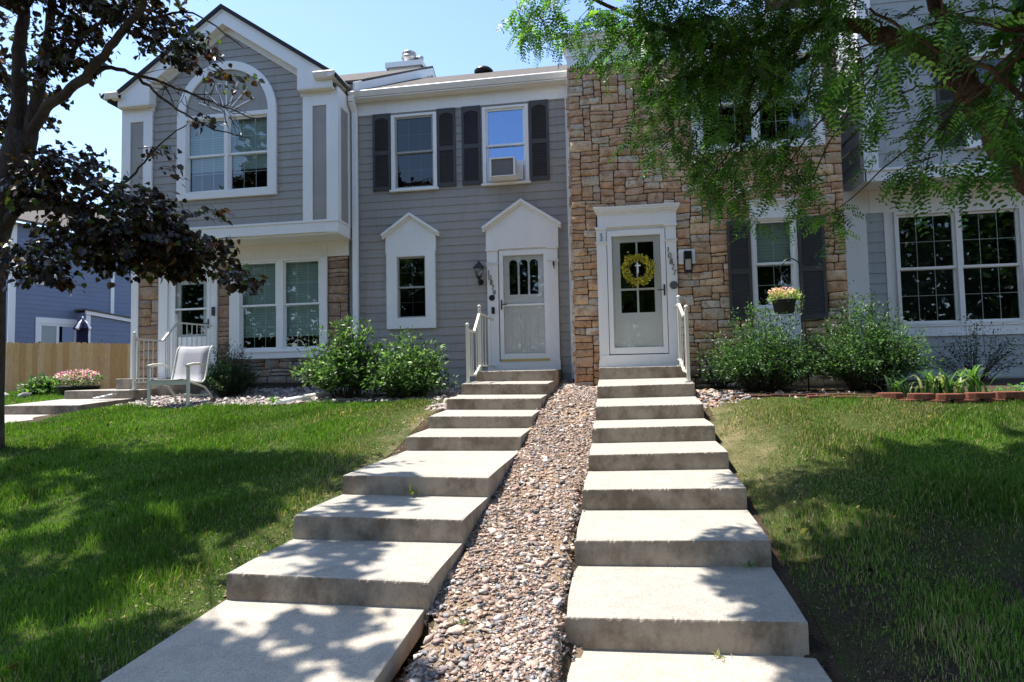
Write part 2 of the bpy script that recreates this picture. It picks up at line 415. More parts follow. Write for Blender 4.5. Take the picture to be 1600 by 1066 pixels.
def shutter(parent, x0, x1, z0, z1, Y, m='shutter', arch=True):
    c = MB(); f = Y-.045; st = .045
    c.box(x0, x0+st, f, Y-.017, z0, z1); c.box(x1-st, x1, f, Y-.017, z0, z1)
    zm = (z0+z1)/2-.02
    for a, b in ((z0, z0+.07), (zm-.04, zm+.04), (z1-.085, z1)): c.box(x0+st, x1-st, f+.001, Y-.018, a, b)
    c.box(x0+st, x1-st, Y-.024, Y-.019, z0+.07, z1-.085)
    for a, b in ((z0+.07, zm-.04), (zm+.04, z1-.085)):
        n = int((b-a)/.030)
        for i in range(n):
            z = a+(b-a)*(i+.5)/n; h = .012
            c.hexa([(x0+st, f+.004, z-h), (x1-st, f+.004, z-h), (x1-st, Y-.026, z+h*.6), (x0+st, Y-.026, z+h*.6),
                    (x0+st, f+.006, z-h+.005), (x1-st, f+.006, z-h+.005), (x1-st, Y-.024, z+h*.6+.004), (x0+st, Y-.024, z+h*.6+.004)])
    if arch:
        w2 = (x1-x0)/2-st; n = 8; cx = (x0+x1)/2; zt = z1-.085
        for i in range(n):
            a = -1+2*i/n; b = -1+2*(i+1)/n
            c.hexa([(cx+a*w2, f+.002, zt-.05+.045*(1-a*a)), (cx+b*w2, f+.002, zt-.05+.045*(1-b*b)), (cx+b*w2, Y-.02, zt-.05+.045*(1-b*b)), (cx+a*w2, Y-.02, zt-.05+.045*(1-a*a)),
                    (cx+a*w2, f+.002, zt), (cx+b*w2, f+.002, zt), (cx+b*w2, Y-.02, zt), (cx+a*w2, Y-.02, zt)])
    return c.build('shutter', m, parent)
def stonework(parent, x0, x1, z0, z1, Y, holes=(), seed=1, name='stone_facing', pal=None, edge_left=False, cell=.060, big=1.0, depth=.028):
    rnd = random.Random(seed); mb = MB(); nx = max(1, round((x1-x0)/cell)); nz = max(1, round((z1-z0)/cell)); cx, cz = (x1-x0)/nx, (z1-z0)/nz
    used = [[False]*nx for _ in range(nz)]
    for j in range(nz):
        for i in range(nx):
            X, Z = x0+(i+.5)*cx, z0+(j+.5)*cz
            if any(a < X < b and c < Z < d for a, b, c, d in holes): used[j][i] = True
    pal = pal or [(.61, .39, .22), (.55, .32, .18), (.58, .38, .26), (.60, .48, .35), (.50, .30, .18), (.61, .43, .27), (.56, .35, .22), (.57, .50, .41), (.60, .41, .25), (.56, .36, .22)]
    def wob(x, z): return (.009*math.sin(x*5.1+z*7.3)+.005*math.sin(x*13+z*3), .009*math.sin(z*4.3-x*6.1)+.006*math.sin(z*11+x*9))
    for j in range(nz):
        for i in range(nx):
            if used[j][i]: continue
            h = rnd.choice([1, 2, 2, 2, 2, 3]); w_ = rnd.choice([3, 4, 4, 5, 5, 6]) if h < 3 else rnd.choice([4, 5, 5, 6])
            ww = 0
            while ww < w_ and i+ww < nx and not used[j][i+ww]: ww += 1
            
            # avoid slivers
            if i+ww < nx and not used[j][i+ww]:
                rem = 0
                while i+ww+rem < nx and not used[j][i+ww+rem] and rem < 2: rem += 1
                if rem == 1: ww += 1
            hh = 1
            while hh < h and j+hh < nz and all(not used[j+hh][i+q] for q in range(ww)): hh += 1
            for q in range(hh):
                for p in range(ww): used[j+q][i+p] = True
            a, b, c, d = x0+i*cx, x0+(i+ww)*cx, z0+j*cz, z0+(j+hh)*cz
            g = .0055; a += g; b -= g; c += g; d -= g
            col = rnd.choice(pal); br = rnd.uniform(.8, 1.2); mb.tint = tuple(min(1, q*br) for q in col)
            rr = .013; pts = []
            for (px, pz) in [(a+rr, c), ((a+b)/2, c), (b-rr, c), (b, c+rr), (b, (c+d)/2), (b, d-rr), (b-rr, d), ((a+b)/2, d), (a+rr, d), (a, d-rr), (a, (c+d)/2), (a, c+rr)]:
                wx, wz = wob(px, pz)
                if px < x0+.01 or px > x1-.01: wx *= .3
                pts.append((px+wx+rnd.uniform(-.004, .004), pz+wz+rnd.uniform(-.004, .004)))
            mx, mz = (a+b)/2, (c+d)/2; dep = depth*rnd.uniform(.65, 1.3); sl = rnd.uniform(-.012, .012)
            r0 = [mb.pt((x, Y+.005, z)) for x, z in pts]
            r1 = [mb.pt((x, Y-dep*.7, z)) for x, z in pts]
            ins = .008
            def inner(x, z, k): return (x+(mx-x)*min(.45, k/max(.02, abs(b-a)/2)), z+(mz-z)*min(.45, k/max(.02, abs(d-c)/2)))
            r2 = []
            for x, z in pts:
                X, Z = inner(x, z, ins); r2.append(mb.pt((X, Y-dep+sl*(X-mx)/(b-a)+rnd.uniform(-.003, .003), Z)))
            cc = mb.pt((mx+rnd.uniform(-.02, .02), Y-dep-rnd.uniform(-.003, .008), mz))
            n = len(pts)
            for k in range(n):
                q = (k+1) % n
                mb.f.append([r0[k], r0[q], r1[q], r1[k]]); mb.f.append([r1[k], r1[q], r2[q], r2[k]]); mb.f.append([r2[k], r2[q], cc]); mb.mi += [0, 0, 0]; mb.sm += [False, True, True]
    return mb.build(name, 'stone', parent, 0, True)
def digits(text, x, z, Y, dx, dz, h, parent):
    G = {'0': [[(0, .5), (.05, .85), (.3, 1), (.55, .85), (.6, .5), (.55, .15), (.3, 0), (.05, .15), (0, .5)]], '1': [[(.1, .8), (.3, 1), (.3, 0)]],
         '8': [[(.3, .52), (.05, .7), (.1, .95), (.3, 1), (.5, .95), (.55, .7), (.3, .52), (0, .3), (.06, .05), (.3, 0), (.54, .05), (.6, .3), (.3, .52)]],
         '7': [[(0, 1), (.6, 1), (.2, 0)]], '9': [[(.6, .7), (.5, .95), (.3, 1), (.08, .9), (0, .7), (.08, .5), (.3, .42), (.55, .52), (.6, .7), (.55, .3), (.3, 0), (.1, .03)]]}
    mb = MB()
    for i, ch in enumerate(text):
        for st in G[ch]:
            mb.tube([(x+dx*i+(px-.3)*h*.9+.12*h*(pz-.5), Y, z+dz*i+(pz-.5)*h) for px, pz in st], h*.075, 5)
    return mb.build('house_number', 'black', parent)

# ================================================================== HOUSES
def wallbox(mb, x0, x1, y0, y1, z0, z1): mb.box(x0, x1, y0, y1, z0, z1)
def pediment(parent, cx, hw, ov, zb, ze, za, Y):
    c = MB(); f = Y-.055
    c.prism([(cx-hw, zb), (cx+hw, zb), (cx+hw, ze), (cx, za-.06), (cx-hw, ze)], f, Y)
    sl = (za-ze)/(hw+ov)
    for s in (-1, 1):
        for k, (dp, th, dz) in enumerate(((.10, .045, 0), (.075, .045, -.045))):
            o = [(cx, za+dz), (cx+s*(hw+ov), ze+dz), (cx+s*(hw+ov-.02), ze-th+dz), (cx, za-th*1.25+dz)]
            if s > 0: o = o[::-1]
            c.prism(o, Y-dp-.02*(1-k), Y-.003*k)
    return c.build('pediment', 'trim', parent, .003)
def pilaster(parent, x0, x1, z0, z1, Y):
    c = MB(); c.box(x0, x1, Y-.05, Y, z0, z1)
    for z, h, o in ((z1-.03, .035, .018), (z1-.28, .022, .012), (z1-.255, .012, .02)): c.box(x0-o, x1+o, Y-.055-o, Y-.001, z, z+h)
    c.box(x0-.01, x1+.01, Y-.062, Y-.002, z0, z0+.12)
    return c.build('pilaster', 'trim', parent, .003)
def storm_door(parent, x0, x1, z0, z1, Y, lites, mid=None, handle_side=1, label=None, panels=(), glass_z=None, handle_z=1.35):
    d = MB(); st = .075; yf, yb = Y-.03, Y+.005
    gz0, gz1 = glass_z or (z0+.12, z1-.09)
    d.box(x0, x0+st, yf, yb, z0, z1); d.box(x1-st, x1, yf, yb, z0, z1)
    d.box(x0+st, x1-st, yf+.001, yb, z0, gz0); d.box(x0+st, x1-st, yf+.001, yb, gz1, z1)
    if mid: d.box(x0+st, x1-st, yf+.004, yb-.002, mid-.018, mid+.018)
    o = d.build('door', 'door_white', parent, .004)
    if label: o['label'] = label
    g = MB(); g.face([(x0+st-.01, Y-.01, gz0-.01), (x1-st+.01, Y-.01, gz0-.01), (x1-st+.01, Y-.01, gz1+.01), (x0+st-.01, Y-.01, gz1+.01)])
    g.build('pane', 'glass_clear', o)
    # inner door slab with lites
    s = MB(); a, b = x0+.03, x1-.03; ys, ye = Y+.03, Y+.07
    holes = lites
    zs = sorted({z0, z1} | {h[2] for h in holes} | {h[3] for h in holes})
    for c0, c1 in zip(zs, zs[1:]):
        xs = [(a, b)]
        for h in holes:
            if h[2] < (c0+c1)/2 < h[3]:
                n = []
                for p, q in xs:
                    if h[1] <= p or h[0] >= q: n.append((p, q)); continue
                    if h[0] > p: n.append((p, h[0]))
                    if h[1] < q: n.append((h[1], q))
                xs = n
        for p, q in xs: s.box(p, q, ys, ye, c0, c1)
    for (p0, p1, q0, q1) in panels:
        for (u0, u1, v0, v1) in ((p0, p1, q0, q0+.018), (p0, p1, q1-.018, q1), (p0, p0+.018, q0+.018, q1-.018), (p1-.018, p1, q0+.018, q1-.018)):
            s.box(u0, u1, ys-.010, ys+.001, v0, v1)
    
    s.build('inner_door', 'door_white', o)
    dk = MB()
    for h in holes: dk.face([(h[0], ye-.01, h[2]), (h[1], ye-.01, h[2]), (h[1], ye-.01, h[3]), (h[0], ye-.01, h[3])])
    if holes: dk.build('door_light', 'glass_dark', o)
    bk = MB(); bk.box(x0, x1, Y+.5, Y+.52, z0, z1); bk.box(x0-.01, x0, Y+.01, Y+.5, z0, z1); bk.box(x1, x1+.01, Y+.01, Y+.5, z0, z1); bk.box(x0, x1, Y+.01, Y+.5, z1, z1+.01)
    bk.build('interior', 'darkroom', o)
    h = MB(); hx = x1-.035 if handle_side > 0 else x0+.035
    h.box(hx-.012, hx+.012, yf-.012, yf-.001, handle_z-.09, handle_z+.09); h.tube([(hx, yf-.012, handle_z), (hx, yf-.045, handle_z), (hx-.11*handle_side, yf-.05, handle_z)], .009, 8)
    h.build('handle', 'black', o)
    return o
def gutter(parent, pts, size=.12):
    """pts along the eave (x,y,z) top outer line; K profile swept between points"""
    g = MB()
    for p, q in zip(pts, pts[1:]):
        p, q = Vector(p), Vector(q); d = (q-p).normalized(); n = Vector((d.y, -d.x, 0))
        prof = [(0, 0), (.012, -.02), (.0, -.05), (-.03, -size+.01), (-.10, -size), (-.115, -size), (-.115, 0), (-.10, -.005), (-.10, -size+.03), (-.02, -size+.04), (-.012, 0)]
        a = [g.pt(p+n*u+Vector((0, 0, v))) for u, v in prof]; b = [g.pt(q+n*u+Vector((0, 0, v))) for u, v in prof]
        k = len(prof)
        for i in range(k):
            j = (i+1) % k; g.f.append([a[i], b[i], b[j], a[j]]); g.mi.append(0); g.sm.append(False)
        for ring in (a, b[::-1]):
            g.f.append([ring[i] for i in (0, 1, 2, 3, 4, 5, 6)][::-1]); g.mi.append(0); g.sm.append(False)
    return g.build('gutter', 'trim_cream', parent)
def roofslab(parent, quads, th=.05, name='roof', mat='shingle'):
    c = MB()
    for q in quads: c.hexa([(x, y, z-th) for x, y, z in q]+[tuple(p) for p in q])
    return c.build(name, mat, parent)
def downspout(parent, path, w_=.085, d=.06, mat='vinyl'):
    c = MB()
    for p, q in zip(path, path[1:]): c.beam(p, q, w_, d, (0, 1, 0) if abs(Vector(q).z-Vector(p).z) > .2 else (0, 0, 1))
    return c.build('downspout', mat, parent, .012)

# ---------------- unit 1: gabled bay townhouse
u1 = thing('townhouse', 'grey gabled townhouse with a sunburst arch window over a jutting upper storey', 'townhouse', (-7.1, 11, 0))
YF, YL = 10.7, 11.25
wl = MB()
AX, SL = -7.08, .68
def rake(mid):
    if mid <= 5.60: return (-9.28, -4.88)
    h = (6.72-mid)/SL; return (AX-h, AX+h)
op = [(-7.92, -6.17, 3.58, 5.02)]
siding(wl, -9.28, -4.88, 2.90, 6.70, front(YF), op, .148, 2.93, 0, rake)
# side face of bay (faces right) and its panel
wl.face([(-4.866, YF, 2.68), (-4.866, 11.3, 2.68), (-4.866, 11.3, 5.45), (-4.866, YF, 5.45)])
wl.face([(-9.285, 11.3, 2.68), (-9.285, YF, 2.68), (-9.285, YF, 5.6), (-9.285, 11.3, 5.6)])
wl.face([(-4.85, 10.7, 5.3), (-4.85, 16.35, 5.3), (-4.85, 16.35, 8.45), (-4.85, 10.7, 5.42)])
wl.face([(-4.85, 16.35, 5.3), (-4.85, 22, 5.3), (-4.85, 16.35, 8.45)])
wl.box(-9.51, -9.50, YL, 20, -.3, 5.5)
wl.build('wall', 'siding', u1)
# lower storey
lw = MB()
lw.box(-9.37, -4.90, YL+.02, YL+.06, 2.30, 2.68); lw.box(-4.96, -4.83, YL+.055, 11.36, -.2, 2.70)
lw.box(-9.36, -8.90, YL+.012, YL+.05, -.2, 2.3); lw.box(-7.62, -7.36, YL+.012, YL+.05, -.2, 2.3); lw.box(-5.31, -4.90, YL+.012, YL+.05, .4, 2.3); lw.box(-7.36, -4.90, YL+.013, YL+.05, -.2, .42)
lw.build('lower_wall', 'mortar', u1)
tr = MB()
tr.box(-9.36, -4.885, YL-.02, YL+.015, 2.36, 2.665); tr.box(-5.325, -5.315, YL-.026, YL+.01, 2.36, 2.66)
tr.box(-9.30, -4.84, YF-.002, YL+.05, 2.660, 2.699)        # soffit
tr.build('soffit', 'trim_cream', u1)
t2 = MB()
t2.box(-9.31, -4.84, YF-.045, YF-.001, 2.70, 2.90); t2.box(-9.32, -4.83, YF-.06, YF-.002, 2.885, 2.925)
t2.box(-4.865, -4.835, YF, 11.24, 2.68, 2.90); t2.box(-4.865, -4.82, YF-.05, 11.24, 2.885, 2.925)
for x0, x1, zt in ((-9.29, -8.63, 5.33), (-5.52, -4.865, 5.33)):
    a, b = x0+.19, x1-.19
    t2.box(x0, a, YF-.045, YF-.001, 2.92, zt); t2.box(b, x1, YF-.045, YF-.001, 2.92, zt); t2.box(a, b, YF-.044, YF-.001, 5.07, zt)
t2.box(-4.865, -4.828, YF-.045, YF+.09, 2.92, 5.40); t2.box(-4.865, -4.83, 11.14, 11.26, 2.92, 5.40); t2.box(-4.865, -4.831, YF+.09, 11.14, 5.07, 5.40)
t2.box(-9.515, -9.36, YL-.03, YL+.02, -.1, 2.665)
t2.build('corner_trim', 'trim', u1, .003)
pn = MB()
pn.box(-9.10, -8.82, YF-.026, YF-.010, 2.92, 5.07); pn.build('trim_panel', 'siding', u1); pn = MB(); pn.box(-5.33, -5.055, YF-.026, YF-.010, 2.92, 5.07); pn.build('trim_panel', 'siding', u1); pn = MB(); pn.box(-4.868, -4.850, YF+.09, 11.14, 2.92, 5.07)
pn.build('trim_panel', 'siding', u1)
# gable fascia, soffit, frieze, returns
fa = MB(); YG = 10.53
for s in (-1, 1):
    X = lambda d: AX+s*d
    o = [(X(0), 7.03), (X(2.20), 7.03-2.20*SL), (X(2.20), 5.36), (X(1.52), 5.36), (X(1.52), 6.77-1.52*SL), (X(0), 6.77)]
    if s > 0: o = o[::-1]
    fa.prism(o, YG, YG+.03)
    o = [(X(0), 7.06), (X(2.26), 7.06-2.26*SL), (X(2.26), 7.0-2.26*SL), (X(0), 7.0)]
    if s > 0: o = o[::-1]
    fa.prism(o, YG-.02, YG+.01)
fa.build('fascia', 'trim', u1, .003)
so_ = MB()
for s in (-1, 1):
    X = lambda d: AX+s*d
    so_.hexa([(X(0), YG+.03, 6.78), (X(1.52), YG+.03, 6.78-1.52*SL), (X(1.52), YF+.02, 6.78-1.52*SL), (X(0), YF+.02, 6.78),
              (X(0), YG+.03, 6.80), (X(1.52), YG+.03, 6.80-1.52*SL), (X(1.52), YF+.02, 6.80-1.52*SL), (X(0), YF+.02, 6.80)])
    o = [(X(0), 6.79), (X(1.6), 6.79-1.6*SL), (X(1.6), 6.66-1.6*SL), (X(0), 6.66)]
    if s > 0: o = o[::-1]
    so_.prism(o, YF-.03, YF-.002)
    a, b = sorted((X(1.52), X(2.20)))
    so_.box(a-.0, b+.0, YG+.001, YF+.02, 5.335, 5.36); so_.box(min(X(1.50), X(1.52)), max(X(1.50), X(1.52)), YG+.03, YF, 5.36, 5.75)
    so_.box(a, b, YF-.05, YF-.001, 5.26, 5.335)
so_.build('gable_soffit', 'trim_cream', u1)
roofslab(u1, [[(AX-2.38, YG-.05, 7.13-2.38*SL), (AX, YG-.05, 7.13), (AX, 14.0, 7.13), (AX-2.38, 14.0, 7.13-2.38*SL)],
              [(AX, YG-.05, 7.13), (AX+2.3, YG-.05, 7.13-2.3*SL), (AX+2.3, 14.0, 7.13-2.3*SL), (AX, 14.0, 7.13)]], .085, 'gable_roof', 'shingle_dark')
roofslab(u1, [[(-9.6, 11.3, 5.82), (-4.62, 11.3, 5.82), (-4.62, 16.35, 8.60), (-9.6, 16.35, 8.60)],
              [(-9.6, 16.35, 8.60), (-4.62, 16.35, 8.60), (-4.62, 22, 5.6), (-9.6, 22, 5.6)]])
rk = MB()
rk.hexa([(-4.66, 10.95, 5.42), (-4.62, 10.95, 5.42), (-4.62, 16.35, 8.33), (-4.66, 16.35, 8.33), (-4.66, 10.95, 5.60), (-4.62, 10.95, 5.60), (-4.62, 16.35, 8.54), (-4.66, 16.35, 8.54)])
rk.hexa([(-4.66, 16.35, 8.33), (-4.62, 16.35, 8.33), (-4.62, 22, 5.3), (-4.66, 22, 5.3), (-4.66, 16.35, 8.54), (-4.62, 16.35, 8.54), (-4.62, 22, 5.5), (-4.66, 22, 5.5)])
rk.build('rake_board', 'trim', u1)
g1 = gutter(u1, [(-4.80, 11.06, 5.60), (-4.80, 10.42, 5.60), (-5.20, 10.42, 5.60)][::-1])
gutter(u1, [(-9.46, 10.42, 5.60), (-9.20, 10.42, 5.60)])
gutter(u1, [(-9.58, 12.5, 5.60), (-9.58, 10.42, 5.60)])
# arch window
aw = window(u1, YF, (-8.09, -6.05, 3.46, 5.08), [(-7.90, -7.10, 3.60, 5.0), (-7.03, -6.22, 3.60, 5.0)], blind='blind', gmat='glass', sill=False, label='upstairs double window under the arch', drop=.68, cd=.045)
ar = MB(); cx, cz = -7.07, 5.08
for i in range(28):
    a, b = math.pi*i/28, math.pi*(i+1)/28
    P = lambda r, t: (cx+r*math.cos(t), cz+r*math.sin(t)*.99)
    ar.prism([P(.86, a), P(1.02, a), P(1.02, b), P(.86, b)][::-1], YF-.06, YF-.002)
ar.build('arch_trim', 'trim', aw)
ap = MB(); pts = [(cx+.87*math.cos(math.pi*i/24), cz+.87*math.sin(math.pi*i/24)) for i in range(25)]
ap.prism(pts[::-1], YF-.028, YF-.004); ap.build('arch_panel', 'siding', aw)
sb = MB()
for i in range(1, 8):
    t = math.pi*i/8; sb.beam((cx+.07*math.cos(t), YF-.036, cz+.02+.07*math.sin(t)), (cx+.62*math.cos(t), YF-.036, cz+.02+.62*math.sin(t)), .024, .018, (0, 1, 0))
sb.lathe((cx, YF-.05, cz+.03), [(.075, 0), (.075, .03)], 20, 0, 1); sb.build('sunburst', 'trim', aw, .003)
# lower window, stone, door
window(u1, YL, (-7.35, -5.32, .56, 2.36), [(-7.13, -6.36, .61, 2.32), (-6.22, -5.47, .61, 2.32)], blind='blind', gmat='glass', sill=False, label='ground floor double window with half drawn blinds', drop=.84, cd=.03)
ap = MB(); ap.box(-7.37, -5.30, YL-.05, YL, .43, .56); ap.box(-7.38, -5.29, YL-.065, YL, .545, .575); ap.build('window_apron', 'trim', u1, .003)
PB = [(.36, .25, .17), (.33, .23, .16), (.30, .20, .14), (.38, .29, .21), (.28, .19, .14), (.35, .27, .21)]
PG = [(.20, .19, .18), (.24, .22, .20), (.17, .16, .15), (.22, .20, .19)]
stonework(u1, -9.36, -8.90, -.05, 2.36, YL+.02, (), 5, 'stone_pier', PB, cell=.085)
stonework(u1, -7.62, -7.36, -.05, 2.36, YL+.02, (), 6, 'stone_pier', PB, cell=.085)
stonework(u1, -5.31, -4.905, .40, 2.36, YL+.02, (), 7, 'stone_pier', PB, cell=.08)
stonework(u1, -7.60, -4.905, -.06, .43, YL+.02, (), 8, 'stone_base', PG, cell=.075)
dc = MB(); dc.box(-8.90, -8.70, YL-.035, YL+.03, .10, 2.36); dc.box(-8.70, -8.62, YL-.01, YL+.03, .10, 2.3); dc.box(-7.76, -7.62, YL-.035, YL+.03, .10, 2.36); dc.box(-8.70, -7.76, YL-.034, YL+.03, 2.16, 2.36)
dc.build('door_casing', 'trim', u1, .003)
storm_door(u1, -8.61, -7.77, .11, 2.15, YL, [(-8.45, -7.95, .95, 1.95)], 1.45, 1, 'white storm door with sheer curtain behind its glass', (), (.90, 2.05), 1.15)
bx = MB(); bx.box(-7.72, -7.66, YL-.06, YL-.034, 1.30, 1.47); bx.build('mailbox_lock', 'black', u1)

# chimney and flues on the shared roof
ch = MB(); ch.box(-5.62, -4.76, 15.6, 16.7, 7.6, 8.26); ch.box(-5.70, -4.68, 15.53, 16.77, 8.24, 8.38)
cho = ch.build('chimney', 'trim', u1)
fl = MB(); fl.lathe((-5.12, 15.8, 8.38), [(.14, 0), (.14, .16), (.21, .18), (.21, .22), (.15, .24), (.15, .28), (.19, .29), (.19, .33), (.05, .37)], 18)
fl.lathe((-4.84, 15.9, 8.38), [(.08, 0), (.08, .16), (.09, .17), (.09, .25), (.02, .27)], 16)
fl.build('flue', 'steel', cho)

# ---------------- unit 2: grey townhouse in the middle
u2 = thing('townhouse', 'grey townhouse with pedimented white door numbered 10879 and window air conditioner', 'townhouse', (-2.7, 11.3, 0))
Y2 = 11.3
wl = MB()
ops = [(-3.99, -3.16, 3.56, 5.0), (-2.21, -1.42, 3.56, 5.0), (-3.93, -3.38, 1.12, 2.29), (-1.99, -1.07, .27, 2.31)]
siding(wl, -4.95, -.55, -.30, 5.12, front(Y2), ops, .1524, .02); wl.box(-4.9, 9, 17.2, 17.3, -.3, 6.5)
wl.build('wall', 'siding', u2)
fr = MB()
fr.box(-4.83, -.55, Y2-.03, Y2+.02, 5.075, 5.30); fr.box(-4.83, -.55, Y2-.022, Y2+.02, 5.30, 5.44)
for x in (-4.10, -3.06, -2.30, -1.50): fr.box(x-.006, x+.006, Y2-.036, Y2-.029, 5.075, 5.42)
fr.build('frieze', 'trim', u2)
sf = MB(); sf.box(-4.83, -.55, 11.08, Y2+.02, 5.335, 5.352); sf.build('soffit', 'trim_cream', u2)
cb = MB(); cb.box(-.695, -.60, Y2-.04, Y2+.02, -.08, 5.075); cb.build('corner_trim', 'trim', u2, .003)
gutter(u2, [(-4.80, 11.04, 5.475), (-.56, 11.04, 5.475)])
roofslab(u2, [[(-4.84, 11.08, 5.485), (-.50, 11.08, 5.485), (-.50, 15.3, 7.74), (-4.84, 15.3, 7.74)], [(-4.84, 15.3, 7.74), (-.50, 15.3, 7.74), (-.50, 19.5, 5.5), (-4.84, 19.5, 5.5)]])
rv = MB(); rv.lathe((-2.95, 15.1, 7.55), [(.16, 0), (.16, .08), (.24, .09), (.24, .12), (.18, .18), (.06, .21)], 18); rv.build('roof_vent', 'black', u2)
downspout(u2, [(-4.735, 11.03, 5.37), (-4.735, 11.06, 5.28), (-4.735, 11.21, 5.12), (-4.735, 11.21, -.10)], .105, .08, 'vinyl')
window(u2, Y2, (-4.03, -3.13, 3.57, 5.03), [(-3.96, -3.20, 3.60, 4.985)], sash='winframe_dark', gmat='glass_dark', label='upstairs window with dark screen and grey sashes', cd=.03)
window(u2, Y2, (-2.25, -1.38, 3.57, 5.03), [(-2.18, -1.45, 3.60, 4.985)], gmat='glass_sky', label='upstairs window holding the air conditioner', cd=.03)
for a, b in ((-4.395, -4.04), (-3.12, -2.765), (-2.645, -2.285), (-1.36, -1.005)): shutter(u2, a, b, 3.575, 5.075, Y2)
window(u2, Y2, (-4.14, -3.19, .92, 2.37), [(-3.935, -3.38, 1.125, 2.28)], sash='winframe_dark', gmat='glass_dark', cols=2, sill=False, label='small ground floor window under a white pediment', cd=.045, sw=.03)
pediment(u2, -3.665, .49, .075, 2.37, 2.72, 3.11, Y2)
pediment(u2, -1.545, .67, .07, 2.33, 2.745, 3.235, Y2)
pilaster(u2, -2.205, -1.999, .10, 2.33, Y2); pilaster(u2, -1.083, -.895, .10, 2.33, Y2)
hd = MB(); hd.box(-1.999, -1.083, Y2-.02, Y2+.03, 2.302, 2.345); hd.build('door_casing', 'trim', u2, .003); hd = MB(); hd.box(-2.02, -.885, Y2-.065, Y2+.02, .085, .262); hd.build('door_sill', 'trim', u2, .003)
al = []
d2 = storm_door(u2, -1.98, -1.08, .278, 2.30, Y2-.012, [(-1.80, -1.645, 1.485, 2.13), (-1.61, -1.455, 1.485, 2.13), (-1.42, -1.265, 1.485, 2.13)], 1.29, -1, 'white storm door over a door with three arched lights',
                ((-1.78, -1.60, .45, 1.15), (-1.56, -1.50, .45, 1.15), (-1.46, -1.28, .45, 1.15)), (.40, 2.205), 1.30)
ac_ = MB()
for i in range(3):
    x0 = -1.80+i*.19; x1 = x0+.155; cxx = (x0+x1)/2; r = .0775; n = 10; zc = 2.13-r
    for k in range(n):
        t0, t1 = math.pi*k/n, math.pi*(k+1)/n
        ac_.face([(cxx+r*math.cos(t0), Y2+.014, zc+r*math.sin(t0)), (cxx+r*math.cos(t0), Y2+.014, 2.14), (cxx+r*math.cos(t1), Y2+.014, 2.14), (cxx+r*math.cos(t1), Y2+.014, zc+r*math.sin(t1))])
ac_.build('arch_corner', 'door_white', d2)
br = MB(); br.box(-1.975, -1.085, Y2-.075, Y2-.044, .262, .300); br.build('threshold', 'brass', u2)
def stilt(x0, x1, z): pass
# lantern
ln = MB(); X, Z = -2.33, 1.87; yb = Y2-.02
ln.tube([(X, yb, Z-.13), (X, yb-.03, Z-.15), (X, yb-.13, Z-.10), (X, yb-.15, Z-.06)], .012, 8); ln.lathe((X, yb-.005, Z-.13), [(.05, -.02), (.055, 0), (.05, .02)], 14, 0, 1)
ln.tube([(X, yb-.15, Z-.23), (X, yb-.15, Z-.12), (X, yb-.15, Z-.07)], [.004, .016, .03], 8)
ln.lathe((X, yb-.15, Z-.07), [(.045, 0), (.05, .012)], 8)
for k in range(6):
    a = math.pi/3*k; ln.beam((X+.045*math.cos(a), yb-.15+.045*math.sin(a), Z-.06), (X+.085*math.cos(a), yb-.15+.085*math.sin(a), Z+.11), .009, .009)
ln.lathe((X, yb-.15, Z+.11), [(.10, 0), (.115, .012), (.09, .03), (.05, .075), (.035, .085), (.02, .11), (.006, .13)], 12)
lo = ln.build('wall_lantern', 'black', u2); gg = MB(); gg.lathe((X, yb-.15, Z-.05), [(.040, 0), (.078, .155)], 6); gg.build('lamp_glass', 'glass_clear', lo); bb = MB(); bb.tube([(X, yb-.15, Z-.05), (X, yb-.15, Z+.05)], .018, 8); bb.build('bulb', 'lampglass', lo)
digits('10879', -2.172, 1.905, Y2-.062, .024, -.094, .082, u2)
pq = MB(); pq.lathe((-2.12, Y2-.062, 1.435), [(.055, 0), (.055, .01)], 18, 0, 1); pq.build('plaque', 'black', u2); pq = MB(); pq.box(-2.125, -2.07, Y2-.085, Y2-.05, 1.14, 1.26); pq.build('doorbell', 'black', u2); pq = MB(); pq.box(-.985, -.955, Y2-.085, Y2-.05, 1.98, 2.05); pq.tube([(-.97, Y2-.085, 2.0), (-.965, Y2-.11, 1.95), (-.955, Y2-.09, 1.92)], .008, 6)
pq.build('flag_bracket', 'black', u2)

# air conditioner
ac = thing('air_conditioner', 'white window air conditioner under the blue reflecting sash upstairs', 'air conditioner', (-1.83, 11.1, 3.6))
b = MB(); b.box(-2.065, -1.60, 10.96, 11.26, 3.600, 3.615); b.box(-2.065, -1.60, 10.96, 11.26, 3.925, 3.945); b.box(-2.065, -2.035, 10.96, 11.26, 3.615, 3.925); b.box(-1.63, -1.60, 10.96, 11.26, 3.615, 3.925); b.box(-2.035, -1.63, 11.06, 11.26, 3.615, 3.925)
b.build('cabinet', 'vinyl', ac, .005)
b = MB()
for i in range(24): b.box(-2.035, -1.63, 10.985, 11.0, 3.62+i*.0127, 3.626+i*.0127)
b.box(-2.035, -1.63, 11.02, 11.03, 3.615, 3.925); b.build('grille', flat('grey_condenser_fins', (.30, .29, .28), .6, .2), ac)
b = MB()
for x0, x1 in ((-2.15, -2.067), (-1.598, -1.48)):
    n = 7
    for i in range(n): b.box(x0+(x1-x0)*i/n, x0+(x1-x0)*(i+.75)/n, 11.20+.012*(i % 2), 11.222+.012*(i % 2), 3.605, 3.95)
    b.build('side_curtain', 'vinyl', ac); b = MB()

